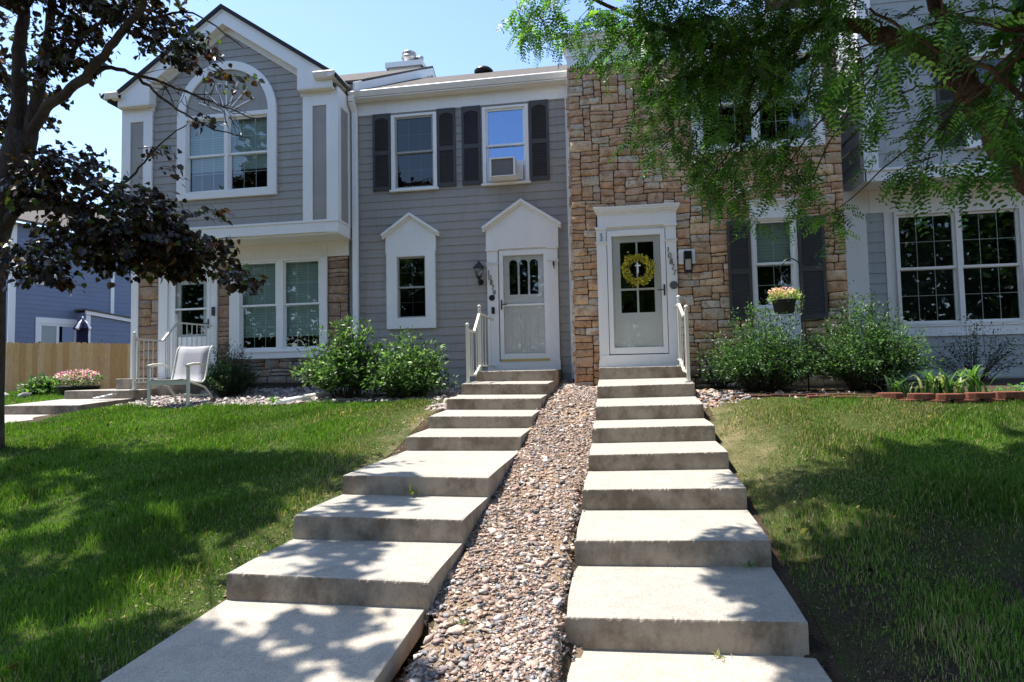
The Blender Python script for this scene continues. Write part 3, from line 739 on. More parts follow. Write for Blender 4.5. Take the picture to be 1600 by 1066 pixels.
# ---------------- unit 3: stone townhouse
u3 = thing('townhouse', 'tan stone faced townhouse with flat white cornice and door numbered 10877', 'townhouse', (1.5, 10.4, 0))
Y3 = 10.35
wl = MB()
hol = [(-.14, 1.07, -1, 2.62), (2.28, 2.92, .40, 2.63), (1.44, 3.38, 3.56, 5.2)]
for (x0, x1, z0, z1) in ((-.57, -.14, -.4, 5.16), (-.14, 1.07, 2.62, 5.16), (1.07, 1.5, -.4, 5.16), (1.5, 2.28, -.4, 3.56), (2.28, 2.92, -.4, .40), (2.28, 2.92, 2.63, 3.56), (2.92, 3.34, -.4, 3.56), (3.34, 3.66, -.4, 5.16)):
    wl.box(x0, x1, Y3, Y3+.1, z0, z1)
wl.box(-.57, -.50, Y3+.1, 11.5, -.4, 5.16); wl.box(3.60, 3.66, Y3+.1, 11.5, -.4, 5.16); wl.box(-.14, 1.07, Y3+.06, Y3+.1, -.4, .12)
wl.box(1.5, 3.34, Y3+.9, Y3+1.0, 3.4, 5.16)
wl.build('wall', 'mortar', u3)
stonework(u3, -.575, 3.665, -.25, 5.15, Y3, hol, 11)
# stone return on the left corner (thin side stones catch the sun)
rt = MB(); rr_ = random.Random(4); z = -.25
while z < 5.1:
    h = rr_.choice([.07, .14, .14, .21]); rt.tint = rr_.choice([(.55, .48, .40), (.5, .38, .28), (.42, .27, .18)])
    rt.box(-.575-rr_.uniform(.012, .05), -.56, Y3-.03, Y3+rr_.uniform(.3, .5), z+.006, min(5.15, z+h)-.006); z += h
rt.build('stone_return', 'stone', u3, .006, True)
pp = MB()
pp.box(-.59, 3.70, Y3-.045, Y3+.4, 5.15, 5.335); pp.box(-.60, 3.71, Y3-.06, Y3+.4, 5.335, 5.36); pp.box(-.59, 3.70, Y3-.045, Y3+.4, 5.36, 5.50)
for k, (o, a, b) in enumerate(((.07, 5.50, 5.545), (.10, 5.545, 5.60), (.125, 5.60, 5.64), (.15, 5.64, 5.685))): pp.box(-.585-o*.6, 3.70+o*.6, Y3-.03-o, Y3+.4, a, b)
pp.box(-.585, -.50, Y3+.4, 14, 5.1, 5.66); pp.box(3.60, 3.68, Y3+.4, 14, 5.1, 5.66)
pp.build('cornice', 'trim', u3, .003)
# door surround
pilaster(u3, -.175, -.015, .10, 2.40, Y3-.02); pilaster(u3, .932, 1.098, .10, 2.40, Y3-.02)
hd = MB(); hd.box(-.15, 1.13-.02, Y3-.075, Y3+.06, 2.40, 2.60)
for o, a, b in ((.01, 2.60, 2.63), (.03, 2.63, 2.665), (.05, 2.665, 2.70), (.06, 2.70, 2.725)): hd.box(-.15-o, 1.11+o, Y3-.075-o, Y3+.04, a, b)
hd.box(-.014, .93, Y3-.03, Y3+.03, 2.342, 2.40); hd.build('door_casing', 'trim', u3, .003); hd = MB(); hd.box(-.16, 1.08, Y3-.085, Y3+.03, .085, .300); hd.build('door_sill', 'trim', u3, .003)
d3 = storm_door(u3, -.006, .922, .315, 2.338, Y3-.03, [(.20, .455, 1.385, 2.147), (.485, .74, 1.385, 2.147), (.20, .455, .985, 1.355), (.485, .74, .985, 1.355)], None, 1, 'full view storm door over a white four light door',
                ((.20, .74, .52, .86),), (.42, 2.245), 1.33)
digits('10877', .965, 1.975, Y3-.082, .021, -.094, .082, u3)
pq = MB(); pq.lathe((1.035, Y3-.095, 1.40), [(.055, 0), (.065, .012), (.065, .025)], 20, 0, 1); pq.build('plaque', flat('pewter_plaque', (.12, .12, .12), .5, .4), u3)
pq = MB()
for k in range(3): pq.tube([(-.10, Y3-.082, 2.30-k*.045), (-.095+.01*(k % 2), Y3-.09, 2.27-k*.045)], [.012, .018], 8)
pq.build('door_ornament', 'steel', u3)
lp = MB(); lp.box(1.13, 1.385, Y3-.055, Y3+.01, 1.74, 1.975); lpo = lp.build('lamp_plate', 'vinyl', u3, .004)
lp = MB(); X = 1.262
lp.box(X-.06, X+.06, Y3-.15, Y3-.055, 1.80, 1.93); lp.box(X-.06, X+.06, Y3-.15, Y3-.055, 1.595, 1.625)
for a, b in ((X-.06, Y3-.15), (X+.048, Y3-.15), (X-.06, Y3-.067), (X+.048, Y3-.067)): lp.box(a, a+.012, b, b+.012, 1.62, 1.81)
lp.build('wall_light', 'black', lpo); lp = MB(); lp.box(X-.045, X+.045, Y3-.14, Y3-.07, 1.626, 1.80); lp.build('lamp_glass', 'lampglass', lpo)
window(u3, Y3, (2.245, 2.945, .98, 2.40), [(2.305, 2.885, 1.0, 2.375)], blind='blind', gmat='glass', cols=2, rows=(2, 2), sill=False, label='narrow ground floor window with a hanging basket in front', drop=.5, cd=.03)
ap = MB(); ap.box(2.245, 2.945, Y3-.045, Y3+.02, .36, .97); ap.box(2.25, 2.94, Y3-.06, Y3, .955, .985)
for a, b, c, d in ((2.32, 2.87, .46, .49), (2.32, 2.87, .86, .89), (2.32, 2.35, .49, .86), (2.84, 2.87, .49, .86)): ap.box(a, b, Y3-.055, Y3-.04, c, d)
ap.build('window_apron', 'trim', u3, .003)
wh = MB(); wh.box(2.25, 2.96, Y3-.06, Y3+.02, 2.402, 2.62)
for o, a, b in ((.01, 2.62, 2.645), (.025, 2.645, 2.67), (.04, 2.67, 2.695)): wh.box(2.25-o, 2.96+o, Y3-.06-o, Y3, a, b)
wh.build('window_head', 'trim', u3, .003)
shutter(u3, 1.885, 2.24, .80, 2.385, Y3-.03, arch=False); shutter(u3, 2.95, 3.34, .78, 2.40, Y3-.03, arch=False)
window(u3, Y3, (1.40, 3.42, 3.52, 5.148), [(1.56, 2.38, 3.64, 5.02), (2.44, 3.26, 3.64, 5.02)], blind='blind', gmat='glass', sill=False, label='upstairs double window behind the locust branches', drop=.5, cd=.045)

# ---------------- unit 4: pale townhouse at the right
u4 = thing('townhouse', 'pale grey townhouse with jutting upper storey behind the locust tree', 'townhouse', (6, 11.2, 0))
Y4U, Y4 = 10.8, 11.3
wl = MB()
siding(wl, 4.36, 9.0, 3.22, 6.9, front(Y4U), [(5.72, 7.2, 3.52, 4.95)], .25, 3.22)
def sideP(u, n, z): return (4.18-n, u, z)
siding(wl, Y4U, 11.9, 3.22, 6.9, sideP, (), .25, 3.22)
siding(wl, 4.30, 4.68, .55, 2.66, front(Y4), (), .175, .55); siding(wl, 3.70, 9.0, -.3, .52, front(Y4), (), .175, .52-.175)
wl.box(8.99, 9.0, 10.8, 11.6, -.2, 6.9)
wl.build('wall', 'siding_pale', u4)
tr = MB()
tr.box(4.15, 9.0, Y4U-.035, Y4U, 3.02, 3.19); tr.box(4.13, 9.0, Y4U-.06, Y4U, 3.185, 3.225); tr.box(4.14, 4.178, Y4U-.035, 11.8, 3.02, 3.19); tr.box(4.125, 4.178, Y4U-.05, 11.8, 3.185, 3.225)
tr.box(4.15, 4.37, Y4U-.035, Y4U, 3.225, 6.9); tr.box(4.148, 4.178, Y4U-.033, Y4U+.11, 3.225, 6.9)
tr.box(4.68, 6.72, Y4-.035, Y4, .51, .69); tr.box(4.67, 6.74, Y4-.05, Y4, .67, .70)
tr.build('corner_trim', 'trim', u4, .003)
cr = MB()
cr.box(3.70, 9.0, Y4-.02, Y4+.02, 2.62, 3.02); cr.box(3.70, 4.335, Y4-.019, Y4+.02, -.1, 2.62); cr.box(4.61, 4.80, Y4-.021, Y4+.02, .51, 2.62); cr.box(6.62, 9.0, Y4-.019, Y4+.02, -.1, 2.62)
cr.box(4.18, 9.0, Y4U+.001, Y4, 3.005, 3.02); cr.box(4.395, 4.405, Y4-.026, Y4-.01, 2.62, 3.0)
cr.build('soffit', 'trim_cream', u4, .002)
window(u4, Y4, (4.755, 6.70, .70, 2.62), [(4.80, 5.69, .73, 2.56), (5.76, 6.64, .73, 2.56)], gmat='glass_win4' if 'glass_win4' in M else 'glass', sill=False, cas='trim_cream', sash='trim_cream', label='large dark ground floor double window', cd=.04, sw=.04)
window(u4, Y4U, (5.68, 7.25, 3.48, 4.98), [(5.76, 6.44, 3.56, 4.92), (6.49, 7.17, 3.56, 4.92)], gmat='glass_dark', sill=True, label='upstairs window half hidden by locust leaves')
wh = MB(); wh.box(5.66, 7.27, Y4U-.06, Y4U, 4.98, 5.10); wh.build('window_head', 'trim', u4, .003)
shutter(u4, 5.28, 5.66, 3.52, 4.95, Y4U)
roofslab(u4, [[(3.95, 10.4, 6.75), (9.3, 10.4, 6.75), (9.3, 15, 9.2), (3.95, 15, 9.2)], [(3.95, 15, 9.2), (9.3, 15, 9.2), (9.3, 20, 6.4), (3.95, 20, 6.4)]])
downspout(u4, [(3.86, 11.08, 5.3), (3.86, 11.08, -.12)], .10, .09)
b = MB(); b.box(3.68, 3.80, 10.95, 11.3, -.1, 5.3); b.build('party_wall_trim', 'trim', u4, .003)
rs = MB(); rs.box(-.5, 3.6, 10.8, 18, 5.05, 5.10); rs.build('roof', 'shingle', u3)

# ================================================================== GROUND
LY = np.array([-60, -8, 0, 1.5, 2.6, 3.57, 4.4, 5.1, 6.0, 6.9, 7.7, 8.6, 9.2, 10, 10.8, 11.3, 14, 20, 60, 900.])
LZ = np.array([-2.2, -1.7, -1.56, -1.54, -1.47, -1.38, -1.24, -1.06, -.90, -.74, -.58, -.43, -.37, -.31, -.24, -.16, -.2, -.15, -.1, -.1])
MZ = np.array([-2.2, -1.7, -1.56, -1.54, -1.47, -1.36, -1.20, -1.06, -.92, -.74, -.56, -.40, -.31, -.23, -.16, -.14, -.2, -.15, -.1, -.1])
RZ = np.array([-2.2, -1.72, -1.66, -1.64, -1.58, -1.42, -1.22, -1.0, -.79, -.57, -.40, -.32, -.29, -.26, -.22, -.20, -.2, -.15, -.1, -.1])
TL = [(1, -1.75), (3.53, -1.50), (3.57, -1.21), (4.36, -1.20), (4.42, -1.02), (5.15, -1.01), (5.2, -.86), (6.72, -.81), (6.78, -.66), (7.47, -.64), (7.53, -.50), (8.25, -.45), (8.3, -.32), (9.01, -.28), (9.1, -.14), (9.84, -.1), (9.9, .0)]
TR = [(1, -1.85), (3.51, -1.64), (3.55, -1.36), (4.36, -1.31), (4.42, -1.15), (5.18, -1.11), (5.25, -.94), (6.02, -.92), (6.1, -.78), (6.79, -.74), (6.86, -.58), (7.7, -.56), (7.76, -.42), (8.52, -.34), (8.6, -.2), (9.55, -.12), (9.6, .0)]
EL = [(1, -1.54), (3.3, -1.40), (3.5, -1.36), (3.6, -1.33), (4.35, -1.16), (5.14, -.99), (6.72, -.80), (7.47, -.62), (8.25, -.44), (9.01, -.265), (9.84, -.10)]
ER = [(1, -1.66), (3.3, -1.54), (3.5, -1.5), (4.35, -1.30), (5.18, -1.10), (6.02, -.915), (6.79, -.735), (7.7, -.56), (8.52, -.34), (9.55, -.12)]
def H(x, y):
    x = np.asarray(x, float); y = np.asarray(y, float)
    l = np.interp(y, LY, LZ); m = np.interp(y, LY, MZ); r = np.interp(y, LY, RZ)
    s = lambda a, b, t: (lambda q: q*q*(3-2*q))(np.clip((t-a)/(b-a), 0, 1))
    h = l*(1-s(-2.2, -1.2, x))+m*s(-2.2, -1.2, x)*(1-s(-.1, .9, x))+r*s(-.1, .9, x)
    under = ((x > -2.22) & (x < -1.12)) | ((x > -.17) & (x < .93))
    h = np.where(under & (y > 2) & (y < 11), h-.22, h)
    for rows, env, xa, xb, ga, gb in ((TL, EL, -2.32, -1.0, 1, 9), (TR, ER, -.26, 1.06, 9, 1)):
        t = np.interp(y, [q[0] for q in rows], [q[1] for q in rows])-.05; e = np.interp(y, [q[0] for q in env], [q[1] for q in env])-.012
        d = np.maximum(np.maximum((xa-x)*ga, (x-xb)*gb), 0); ww = np.clip(1-(d-.12)/.5, 0, 1); ok = (y > 1.2) & (y < 11.0)
        h = np.where(ok, h*(1-ww)+np.minimum(h, e)*ww, h)
        h = np.where(ok & (x > xa+.06) & (x < xb-.02), np.minimum(h, t), h)
    h = h - .10*s(-7.2, -9.5, x)*s(5, 6.5, y)*(1-s(9.4, 10.5, y))
    h = h + .018*np.sin(x*1.9+y*.7)*np.sin(y*1.3-x*.4)*(np.abs(x+1) > 1.6)*(y < 9)
    return h
gx = np.concatenate([np.linspace(-1500, -60, 8), np.linspace(-50, -13, 12), np.arange(-12, 9.01, .12), np.linspace(10, 50, 12), np.linspace(60, 1500, 8)])
gy = np.concatenate([np.linspace(-1500, -60, 8), np.linspace(-50, -3, 10), np.arange(-2, 14.01, .15), np.linspace(15, 60, 14), np.linspace(80, 2500, 8)])
GX, GY = np.meshgrid(gx, gy); V = np.stack([GX.ravel(), GY.ravel(), H(GX.ravel(), GY.ravel())], 1)
nx, ny = len(gx), len(gy); I, J = np.meshgrid(np.arange(nx-1), np.arange(ny-1)); a = (J*nx+I).ravel()
g = mesh_np('ground', V, np.stack([a, a+1, a+1+nx, a+nx], 1), 'soil', None, None, True); g['kind'] = 'structure'

# ------------------------------------------------------------------ concrete stairs
def stairs(nm, label, rows, parent_loc, base=.34):
    """rows: (Yfront, XL, XR, ztopL, ztopR, zbackL, zbackR, Yback, zbottom)"""
    t = thing(nm, label, 'stairs', parent_loc)
    rnd = random.Random(len(rows)*7+int(parent_loc[0]*3))
    for (yf, xl, xr, tl, tr_, bl, br, yb, zb, xlb, xrb) in rows:
        # rounded front nose with chipped arris: cross sections along x
        n = 96; prof_n = 7; V = []; F = []
        for i in range(n+1):
            u = i/n; xf = xl+(xr-xl)*u; xb_ = xlb+(xrb-xlb)*u; zt = tl+(tr_-tl)*u; zbk = bl+(br-bl)*u
            ch = .005+abs(rnd.gauss(0, .0018))+(rnd.uniform(.003, .009) if rnd.random() < .12 else 0)
            e = .02 if i in (0, n) else 0
            xin = xf+(.015 if i == 0 else -.015 if i == n else 0)
            V += [(xf, yf+.004, zb), (xf, yf, zt-.06), (xf, yf+.001, zt-ch*1.5-e*.3), (xf, yf+ch*.5+e*.2, zt-ch*.5-e*.15), (xin, yf+ch*1.5+e, zt+.0005*rnd.random()), (xf*.7+xb_*.3, yf*.7+yb*.3, zt*.7+zbk*.3+.001*rnd.random()), (xb_, yb, zbk), (xb_, yb, zb)]
        k = 8
        for i in range(n):
            for j in range(k-1): a = i*k+j; F.append((a, a+k, a+k+1, a+1))
        c = MB(); c.v = V; c.t = [(1, 1, 1)]*len(V)
        for s in (0, n): q = [s*k+j for j in range(k)]; F.append(q if s else q[::-1])
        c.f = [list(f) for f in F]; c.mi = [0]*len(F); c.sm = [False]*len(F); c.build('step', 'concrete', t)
    return t
def rowset(D, land):
    out = []
    for i, (yf, xl, xr, tl, tr_, *_) in enumerate(D):
        if i == 0: yb, bl, br, xlb, xrb = land
        else:
            p = D[i-1]; yb = p[0]+.06; bl, br = p[5], p[6]; xlb, xrb = p[1]+.0, p[2]
        out.append((yf, xl, xr, tl, tr_, bl, br, yb, min(tl, tr_)-.36, xlb, xrb))
    return out
LD = [(9.84, -2.15, -.885, .080, .080), (9.01, -2.18, -.91, -.103, -.121), (8.25, -2.20, -.93, -.290, -.302), (7.47, -2.22, -.95, -.474, -.484), (6.72, -2.26, -.985, -.650, -.653), (5.14, -2.30, -1.03, -.822, -.836), (4.35, -2.33, -1.06, -.989, -1.002), (3.57, -2.35, -1.08, -1.163, -1.182)]
LB = [(-.076, -.090), (-.262, -.277), (-.438, -.453), (-.622, -.627), (-.804, -.805), (-.985, -.997), (-1.161, -1.161), (-1.325, -1.334)]
RD = [(9.55, -.18, 1.09, .098, .096), (8.52, -.19, 1.08, -.165, -.145), (7.70, -.20, 1.07, -.392, -.376), (6.79, -.22, 1.05, -.576, -.553), (6.02, -.235, 1.04, -.762, -.732), (5.18, -.26, 1.02, -.935, -.910), (4.35, -.28, .995, -1.129, -1.100), (3.55, -.295, .98, -1.340, -1.316)]
RB = [(-.080, -.075), (-.326, -.313), (-.560, -.546), (-.735, -.715), (-.915, -.891), (-1.10, -1.079), (-1.295, -1.273), (-1.515, -1.494)]
LD = [a+b for a, b in zip(LD, LB)]; RD = [a+b for a, b in zip(RD, RB)]
stairs('concrete_stairs', 'eight step concrete stairs up to the pedimented door 10879', rowset(LD, (11.24, .10, .095, -2.12, -.87)), (-1.6, 6.5, -1))
stairs('concrete_stairs', 'eight step concrete stairs up to the stone house door 10877', rowset(RD, (10.29, .10, .10, -.17, 1.10)), (.4, 6.5, -1))
S0 = [(10.55, -9.25, -7.75, .094, .094, -.10, -.10), (10.0, -9.81, -8.40, -.108, -.118, -.248, -.262), (8.93, -9.96, -8.50, -.322, -.328, -.46, -.466), (8.05, -10.25, -8.93, -.545, -.552, -.68, -.69)]
r0 = []
for i, (yf, xl, xr, tl, tr_, a, b) in enumerate(S0):
    if i == 0: r0.append((yf, xl, xr, tl, tr_, .10, .10, 11.2, -.3, xl, xr))
    elif i == 1: r0.append((yf, xl, xr, tl, tr_, -.10, -.10, 11.2, -.5, -9.81, -8.40))
    elif i == 2: r0.append((yf, xl, xr, tl, tr_, -.255, -.262, 10.06, -.7, -9.85, -8.42))
    else: r0.append((yf, xl, xr, tl, tr_, -.46, -.475, 9.0, -1.1, -10.0, -8.55))
stairs('concrete_stairs', 'low concrete entry steps with white railing by the wood fence', r0, (-9.2, 9.5, -.5))
def slab(name, quad, th=.12, mat='path'):
    c = MB(); c.hexa([(x, y, z-th) for x, y, z in quad]+[tuple(p) for p in quad]); o = c.build(name, mat, None, .008); o['kind'] = 'structure'; return o
slab('path', [(-2.47, .9, -1.50), (-1.13, .9, -1.50), (-1.10, 3.60, -1.332), (-2.36, 3.60, -1.325)])
slab('path', [(-2.60, -2, -1.62), (-1.20, -2, -1.62), (-1.133, .885, -1.503), (-2.473, .885, -1.503)])
slab('path', [(-.24, .9, -1.60), (1.06, .9, -1.60), (1.01, 3.60, -1.494), (-.27, 3.60, -1.513)])
slab('path', [(-.22, -2, -1.68), (1.08, -2, -1.68), (1.063, .885, -1.603), (-.243, .885, -1.603)])
slab('path', [(-11.6, 6.9, -.74), (-10.1, 6.9, -.75), (-8.93, 8.07, -.69), (-10.3, 8.07, -.68)], .15)

# ------------------------------------------------------------------ scattered geometry (numpy)
rng = np.random.default_rng(7)
ICO = None
def ico():
    t = (1+5**.5)/2; v = np.array([(-1, t, 0), (1, t, 0), (-1, -t, 0), (1, -t, 0), (0, -1, t), (0, 1, t), (0, -1, -t), (0, 1, -t), (t, 0, -1), (t, 0, 1), (-t, 0, -1), (-t, 0, 1)], float)
    v /= np.linalg.norm(v[0]); f = np.array([(0, 11, 5), (0, 5, 1), (0, 1, 7), (0, 7, 10), (0, 10, 11), (1, 5, 9), (5, 11, 4), (11, 10, 2), (10, 7, 6), (7, 1, 8), (3, 9, 4), (3, 4, 2), (3, 2, 6), (3, 6, 8), (3, 8, 9), (4, 9, 5), (2, 4, 11), (6, 2, 10), (8, 6, 7), (9, 8, 1)])
    return v, f
IV, IF = ico()
def randrot(n):
    q = rng.normal(size=(n, 4)); q /= np.linalg.norm(q, axis=1)[:, None]; a, b, c, d = q.T
    return np.stack([1-2*(c*c+d*d), 2*(b*c-a*d), 2*(b*d+a*c), 2*(b*c+a*d), 1-2*(b*b+d*d), 2*(c*d-a*b), 2*(b*d-a*c), 2*(c*d+a*b), 1-2*(b*b+c*c)], 1).reshape(n, 3, 3)
CV = np.array([(x, y, z) for z in (-.8, .8) for x, y in ((-1, -1), (1, -1), (1, 1), (-1, 1))], float)*.72
CF = np.array([(0, 3, 2, 1), (4, 5, 6, 7), (0, 1, 5, 4), (1, 2, 6, 5), (2, 3, 7, 6), (3, 0, 4, 7)])
CT = np.array([(a, b, c) for q in CF for a, b, c in ((q[0], q[1], q[2]), (q[0], q[2], q[3]))])
def rocks(name, P, size, pal, mat='gravel', flatn=(.45, .9), parent=None, sink=.25, bright=(.75, 1.25), chip=False):
    n = len(P); sc = np.stack([np.ones(n), rng.uniform(.6, 1, n), rng.uniform(*flatn, n)], 1)*size[:, None]
    BV, BF = (CV, CT) if chip else (IV, IF); nv = len(BV)
    V = BV[None]*(1+rng.normal(0, .16, (n, nv, 1))); V = V+(rng.normal(0, .33, (n, nv, 3)) if chip else 0); V = V*sc[:, None, :]
    tilt = randrot(n); ang = rng.uniform(0, 2*np.pi, n)
    Rz = np.zeros((n, 3, 3)); Rz[:, 0, 0] = np.cos(ang); Rz[:, 0, 1] = -np.sin(ang); Rz[:, 1, 0] = np.sin(ang); Rz[:, 1, 1] = np.cos(ang); Rz[:, 2, 2] = 1
    tx = rng.normal(0, .45 if chip else .35, n); Rx = np.zeros((n, 3, 3)); Rx[:, 0, 0] = 1; Rx[:, 1, 1] = np.cos(tx); Rx[:, 1, 2] = -np.sin(tx); Rx[:, 2, 1] = np.sin(tx); Rx[:, 2, 2] = np.cos(tx)
    V = np.einsum('nij,nkj->nki', Rz@Rx, V) + P[:, None, :]; V[:, :, 2] += (size*sc[:, 2]/size*(1-sink*2)*.5)[:, None]
    F = (BF[None]+nv*np.arange(n)[:, None, None]).reshape(-1, 3)
    pal = np.array(pal); t = pal[rng.integers(0, len(pal), n)]*rng.uniform(*bright, (n, 1))
    return mesh_np(name, V.reshape(-1, 3), F, mat, parent, np.repeat(t, nv, 0))
PINK = [(.46, .30, .235), (.50, .36, .30), (.38, .26, .21), (.55, .45, .38), (.34, .30, .28), (.25, .255, .27), (.20, .195, .20), (.48, .36, .30), (.50, .37, .28), (.52, .40, .32), (.30, .22, .19), (.54, .50, .46)]
def pts_in(n, x0, x1, y0, y1, f=None, dens=None):
    x = rng.uniform(x0, x1, n); y = rng.uniform(y0, y1, n); k = np.ones(n, bool)
    if f is not None: k &= f(x, y)
    if dens is not None: k &= rng.random(n) < dens(x, y)
    return x[k], y[k]
def lsx(y): return np.interp(y, [0, 3.57, 9.84, 10], [-1.10, -1.08, -.88, -.88])
def rsx(y): return np.interp(y, [0, 3.55, 9.55], [-.26, -.295, -.18])
def strip(x, y):
    left = np.where(y < 3.6, -1.10-(3.6-y)*.03, lsx(y)); right = np.where(y < 3.55, -.27, rsx(y))
    return (x > left-.04) & (x < right+.03)
x, y = pts_in(125000, -1.3, 0, 1.5, 10.3, strip, lambda x, y: np.clip(3.2/np.maximum(y, 1.5), .34, .95)*.85)
pz = np.stack([x, y, H(np.clip(x, -1.1, -.19), y)], 1)
near = np.interp(y, [2, 5, 10], [1, 1, 1.15])
sz = rng.lognormal(np.log(.0078), .52, len(x)).clip(.003, .034)*near
pz[:, 2] += rng.uniform(0, .012, len(x))
bare = (np.sin(x*6+y*2.1)+np.sin(y*3.1-x*4)+rng.normal(0, .7, len(x))) > .5
k = ~bare | (sz > .015)
rocks('gravel', pz[k], sz[k], PINK, flatn=(.28, .6), chip=True)['kind'] = 'stuff'
gxs = np.linspace(-1.55, .0, 24); gys = np.arange(-1.5, 11.2, .08); AA, BB = np.meshgrid(gxs, gys); ZZ = H(AA, BB)+.004; nn = len(gxs)
I, J = np.meshgrid(np.arange(nn-1), np.arange(len(gys)-1)); a = (J*nn+I).ravel()
g = mesh_np('gravel_bed', np.stack([AA.ravel(), BB.ravel(), ZZ.ravel()], 1), np.stack([a, a+1, a+1+nn, a+nn], 1), 'grit', None, None, True); g['kind'] = 'structure'
# rock mulch in front of the houses
def bedL(x, y): return ((y > 9.0+.25*np.sin(x*1.3)) & (x > -8.3) & (x < -2.2) & (y < 11.25)) | ((x > -2.6) & (x < -2.2) & (y > 8.4) & (y < 11.2)) | ((x > -.86) & (x < -.55) & (y > 10.2) & (y < 11.2))
x, y = pts_in(11000, -8.3, -.5, 8.4, 11.25, bedL)
rocks('rock_mulch', np.stack([x, y, H(x, y)], 1), rng.lognormal(np.log(.026), .4, len(x)).clip(.012, .07), [(.42, .38, .35), (.34, .29, .26), (.25, .22, .21), (.5, .46, .43), (.38, .30, .26)], chip=True)['kind'] = 'stuff'
def bedR(x, y): return (y > 8.15) & (x > 1.12) & (y < 10.3) & (x < 3.2)
x, y = pts_in(2600, 1.1, 3.2, 8.1, 9.4, bedR, lambda x, y: np.clip(1-(x-1.1)/.7, .03, 1))
rocks('rock_mulch', np.stack([x, y, H(x, y)], 1), rng.lognormal(np.log(.022), .4, len(x)).clip(.01, .05), PINK, chip=True)['kind'] = 'stuff'
# wood chips / litter along stair edges and in shade at right
def chips(name, x, y, pal, L=(.008, .028)):
    n = len(x); l = rng.uniform(*L, n); w_ = l*rng.uniform(.15, .5, n); a = rng.uniform(0, np.pi, n); z = H(x, y)+rng.uniform(.004, .02, n); t = rng.normal(0, .25, (n, 2))
    dx, dy = np.cos(a)*l, np.sin(a)*l; ex, ey = -np.sin(a)*w_, np.cos(a)*w_
    V = np.stack([np.stack([x+sx*dx+sy*ex, y+sx*dy+sy*ey, z+sx*l*t[:, 0]+sy*w_*t[:, 1]], 1) for sx, sy in ((-.5, -.5), (.5, -.5), (.5, .5), (-.5, .5))], 1).reshape(-1, 3)
    pal = np.array(pal); c = pal[rng.integers(0, len(pal), n)]*rng.uniform(.7, 1.3, (n, 1))
    o = mesh_np(name, V, np.arange(4*n).reshape(n, 4), 'gravel', None, np.repeat(c, 4, 0)); o['kind'] = 'stuff'; return o
DRY = [(.30, .22, .13), (.22, .15, .09), (.38, .30, .19), (.12, .08, .05), (.26, .20, .14)]
x1_, y1_ = pts_in(5000, 1.0, 6, 2, 8.2, None, lambda x, y: np.clip(1.2-(x-1)/2, .35, 1)); x2_, y2_ = pts_in(5000, -3.2, -2.3, 2, 8.8, None, lambda x, y: np.clip((x+3.2)/.8, .1, 1)); x3_, y3_ = pts_in(5000, -1.2, -.2, 2, 9, None)
chips('leaf_litter', np.concatenate([x1_, x2_, x3_]), np.concatenate([y1_, y2_, y3_]), DRY)

# ------------------------------------------------------------------ grass
def blades(name, x, y, hgt, wid, col, lean=.35, parent=None, kind='stuff', mat='grass', z=None):
    n = len(x); a = rng.uniform(0, 2*np.pi, n); z = H(x, y)-.005 if z is None else z
    la = rng.uniform(0, 2*np.pi, n); lm = np.abs(rng.normal(0, lean, n))*hgt
    wx, wy = np.cos(a)*wid/2, np.sin(a)*wid/2; tx, ty = x+np.cos(la)*lm, y+np.sin(la)*lm
    mx, my = x+np.cos(la)*lm*.35, y+np.sin(la)*lm*.35
    V = np.stack([np.stack([x-wx, y-wy, z], 1), np.stack([x+wx, y+wy, z], 1), np.stack([mx+wx*.8, my+wy*.8, z+hgt*.6], 1), np.stack([tx, ty, z+np.sqrt(np.maximum(hgt**2-lm**2*.8, (hgt*.2)**2))], 1), np.stack([mx-wx*.8, my-wy*.8, z+hgt*.6], 1)], 1).reshape(-1, 3)
    F = np.arange(5*n).reshape(n, 5)
    o = mesh_np(name, V, F, mat, parent, np.repeat(col, 5, 0))
    if kind: o['kind'] = kind
    return o
def patch(x, y, s=1, o=0): return np.sin(x*1.7*s+y*.9*s+o)+np.sin(y*2.3*s-x*1.1*s+o*2)+.6*np.sin(x*4.1*s-y*3.3*s+o*3)
def grasscols(x, y, dry):
    n = len(x); g1 = np.array([.078, .17, .018]); g2 = np.array([.165, .285, .04]); g3 = np.array([.045, .10, .014]); d = np.array([.40, .33, .18])
    t = rng.random((n, 1)); p = np.clip(.5+.25*patch(x, y, 1.3), 0, 1)[:, None]
    c = (g1*(1-t)+g2*t)*(.75+.5*p); c = np.where(rng.random((n, 1)) < .12, g3, c)
    return np.where(rng.random((n, 1)) < dry[:, None], d*rng.uniform(.6, 1.3, (n, 1)), c)
def lawnL(x, y):
    edge = np.interp(y, [0, 3.57, 5.2, 9], [-2.50, -2.42, -2.36, -2.30]); return (x < edge) & (x > -12.5) & (y < 9.02+.2*np.sin(x*1.3)) & ~((x < -8.45) & (y > 8.1)) & ~((x < -8.85) & (y > 7.1)) & (x > -1.35*y-5)
def densL(x, y):
    r = np.hypot(x, y); d = np.clip(4.2/r, .30, 1.0)**1.1
    edge = np.clip((-x-2.3)/.7, .12, 1); return d*edge
x, y = pts_in(620000, -12.5, -2.3, 1.2, 9.2, lawnL, densL)
r = np.hypot(x, y); dry = np.clip(1.0-(-x-2.3)/1.1, 0, .85)*np.interp(y, [4.6, 5.6, 8.5, 9], [.15, .7, .9, .3])+np.clip(patch(x, y, .8, 1)-1.3, 0, 1)*.25+.04
hg = rng.uniform(.035, .075, len(x))*(1+.35*np.clip(patch(x, y, 2.2), -1, 1.4))*np.where(dry > .5, .6, 1)
blades('grass', x, y, hg.clip(.02, .12), rng.uniform(.0035, .006, len(x))*np.clip(r/4.5, .9, 2.2), grasscols(x, y, dry))
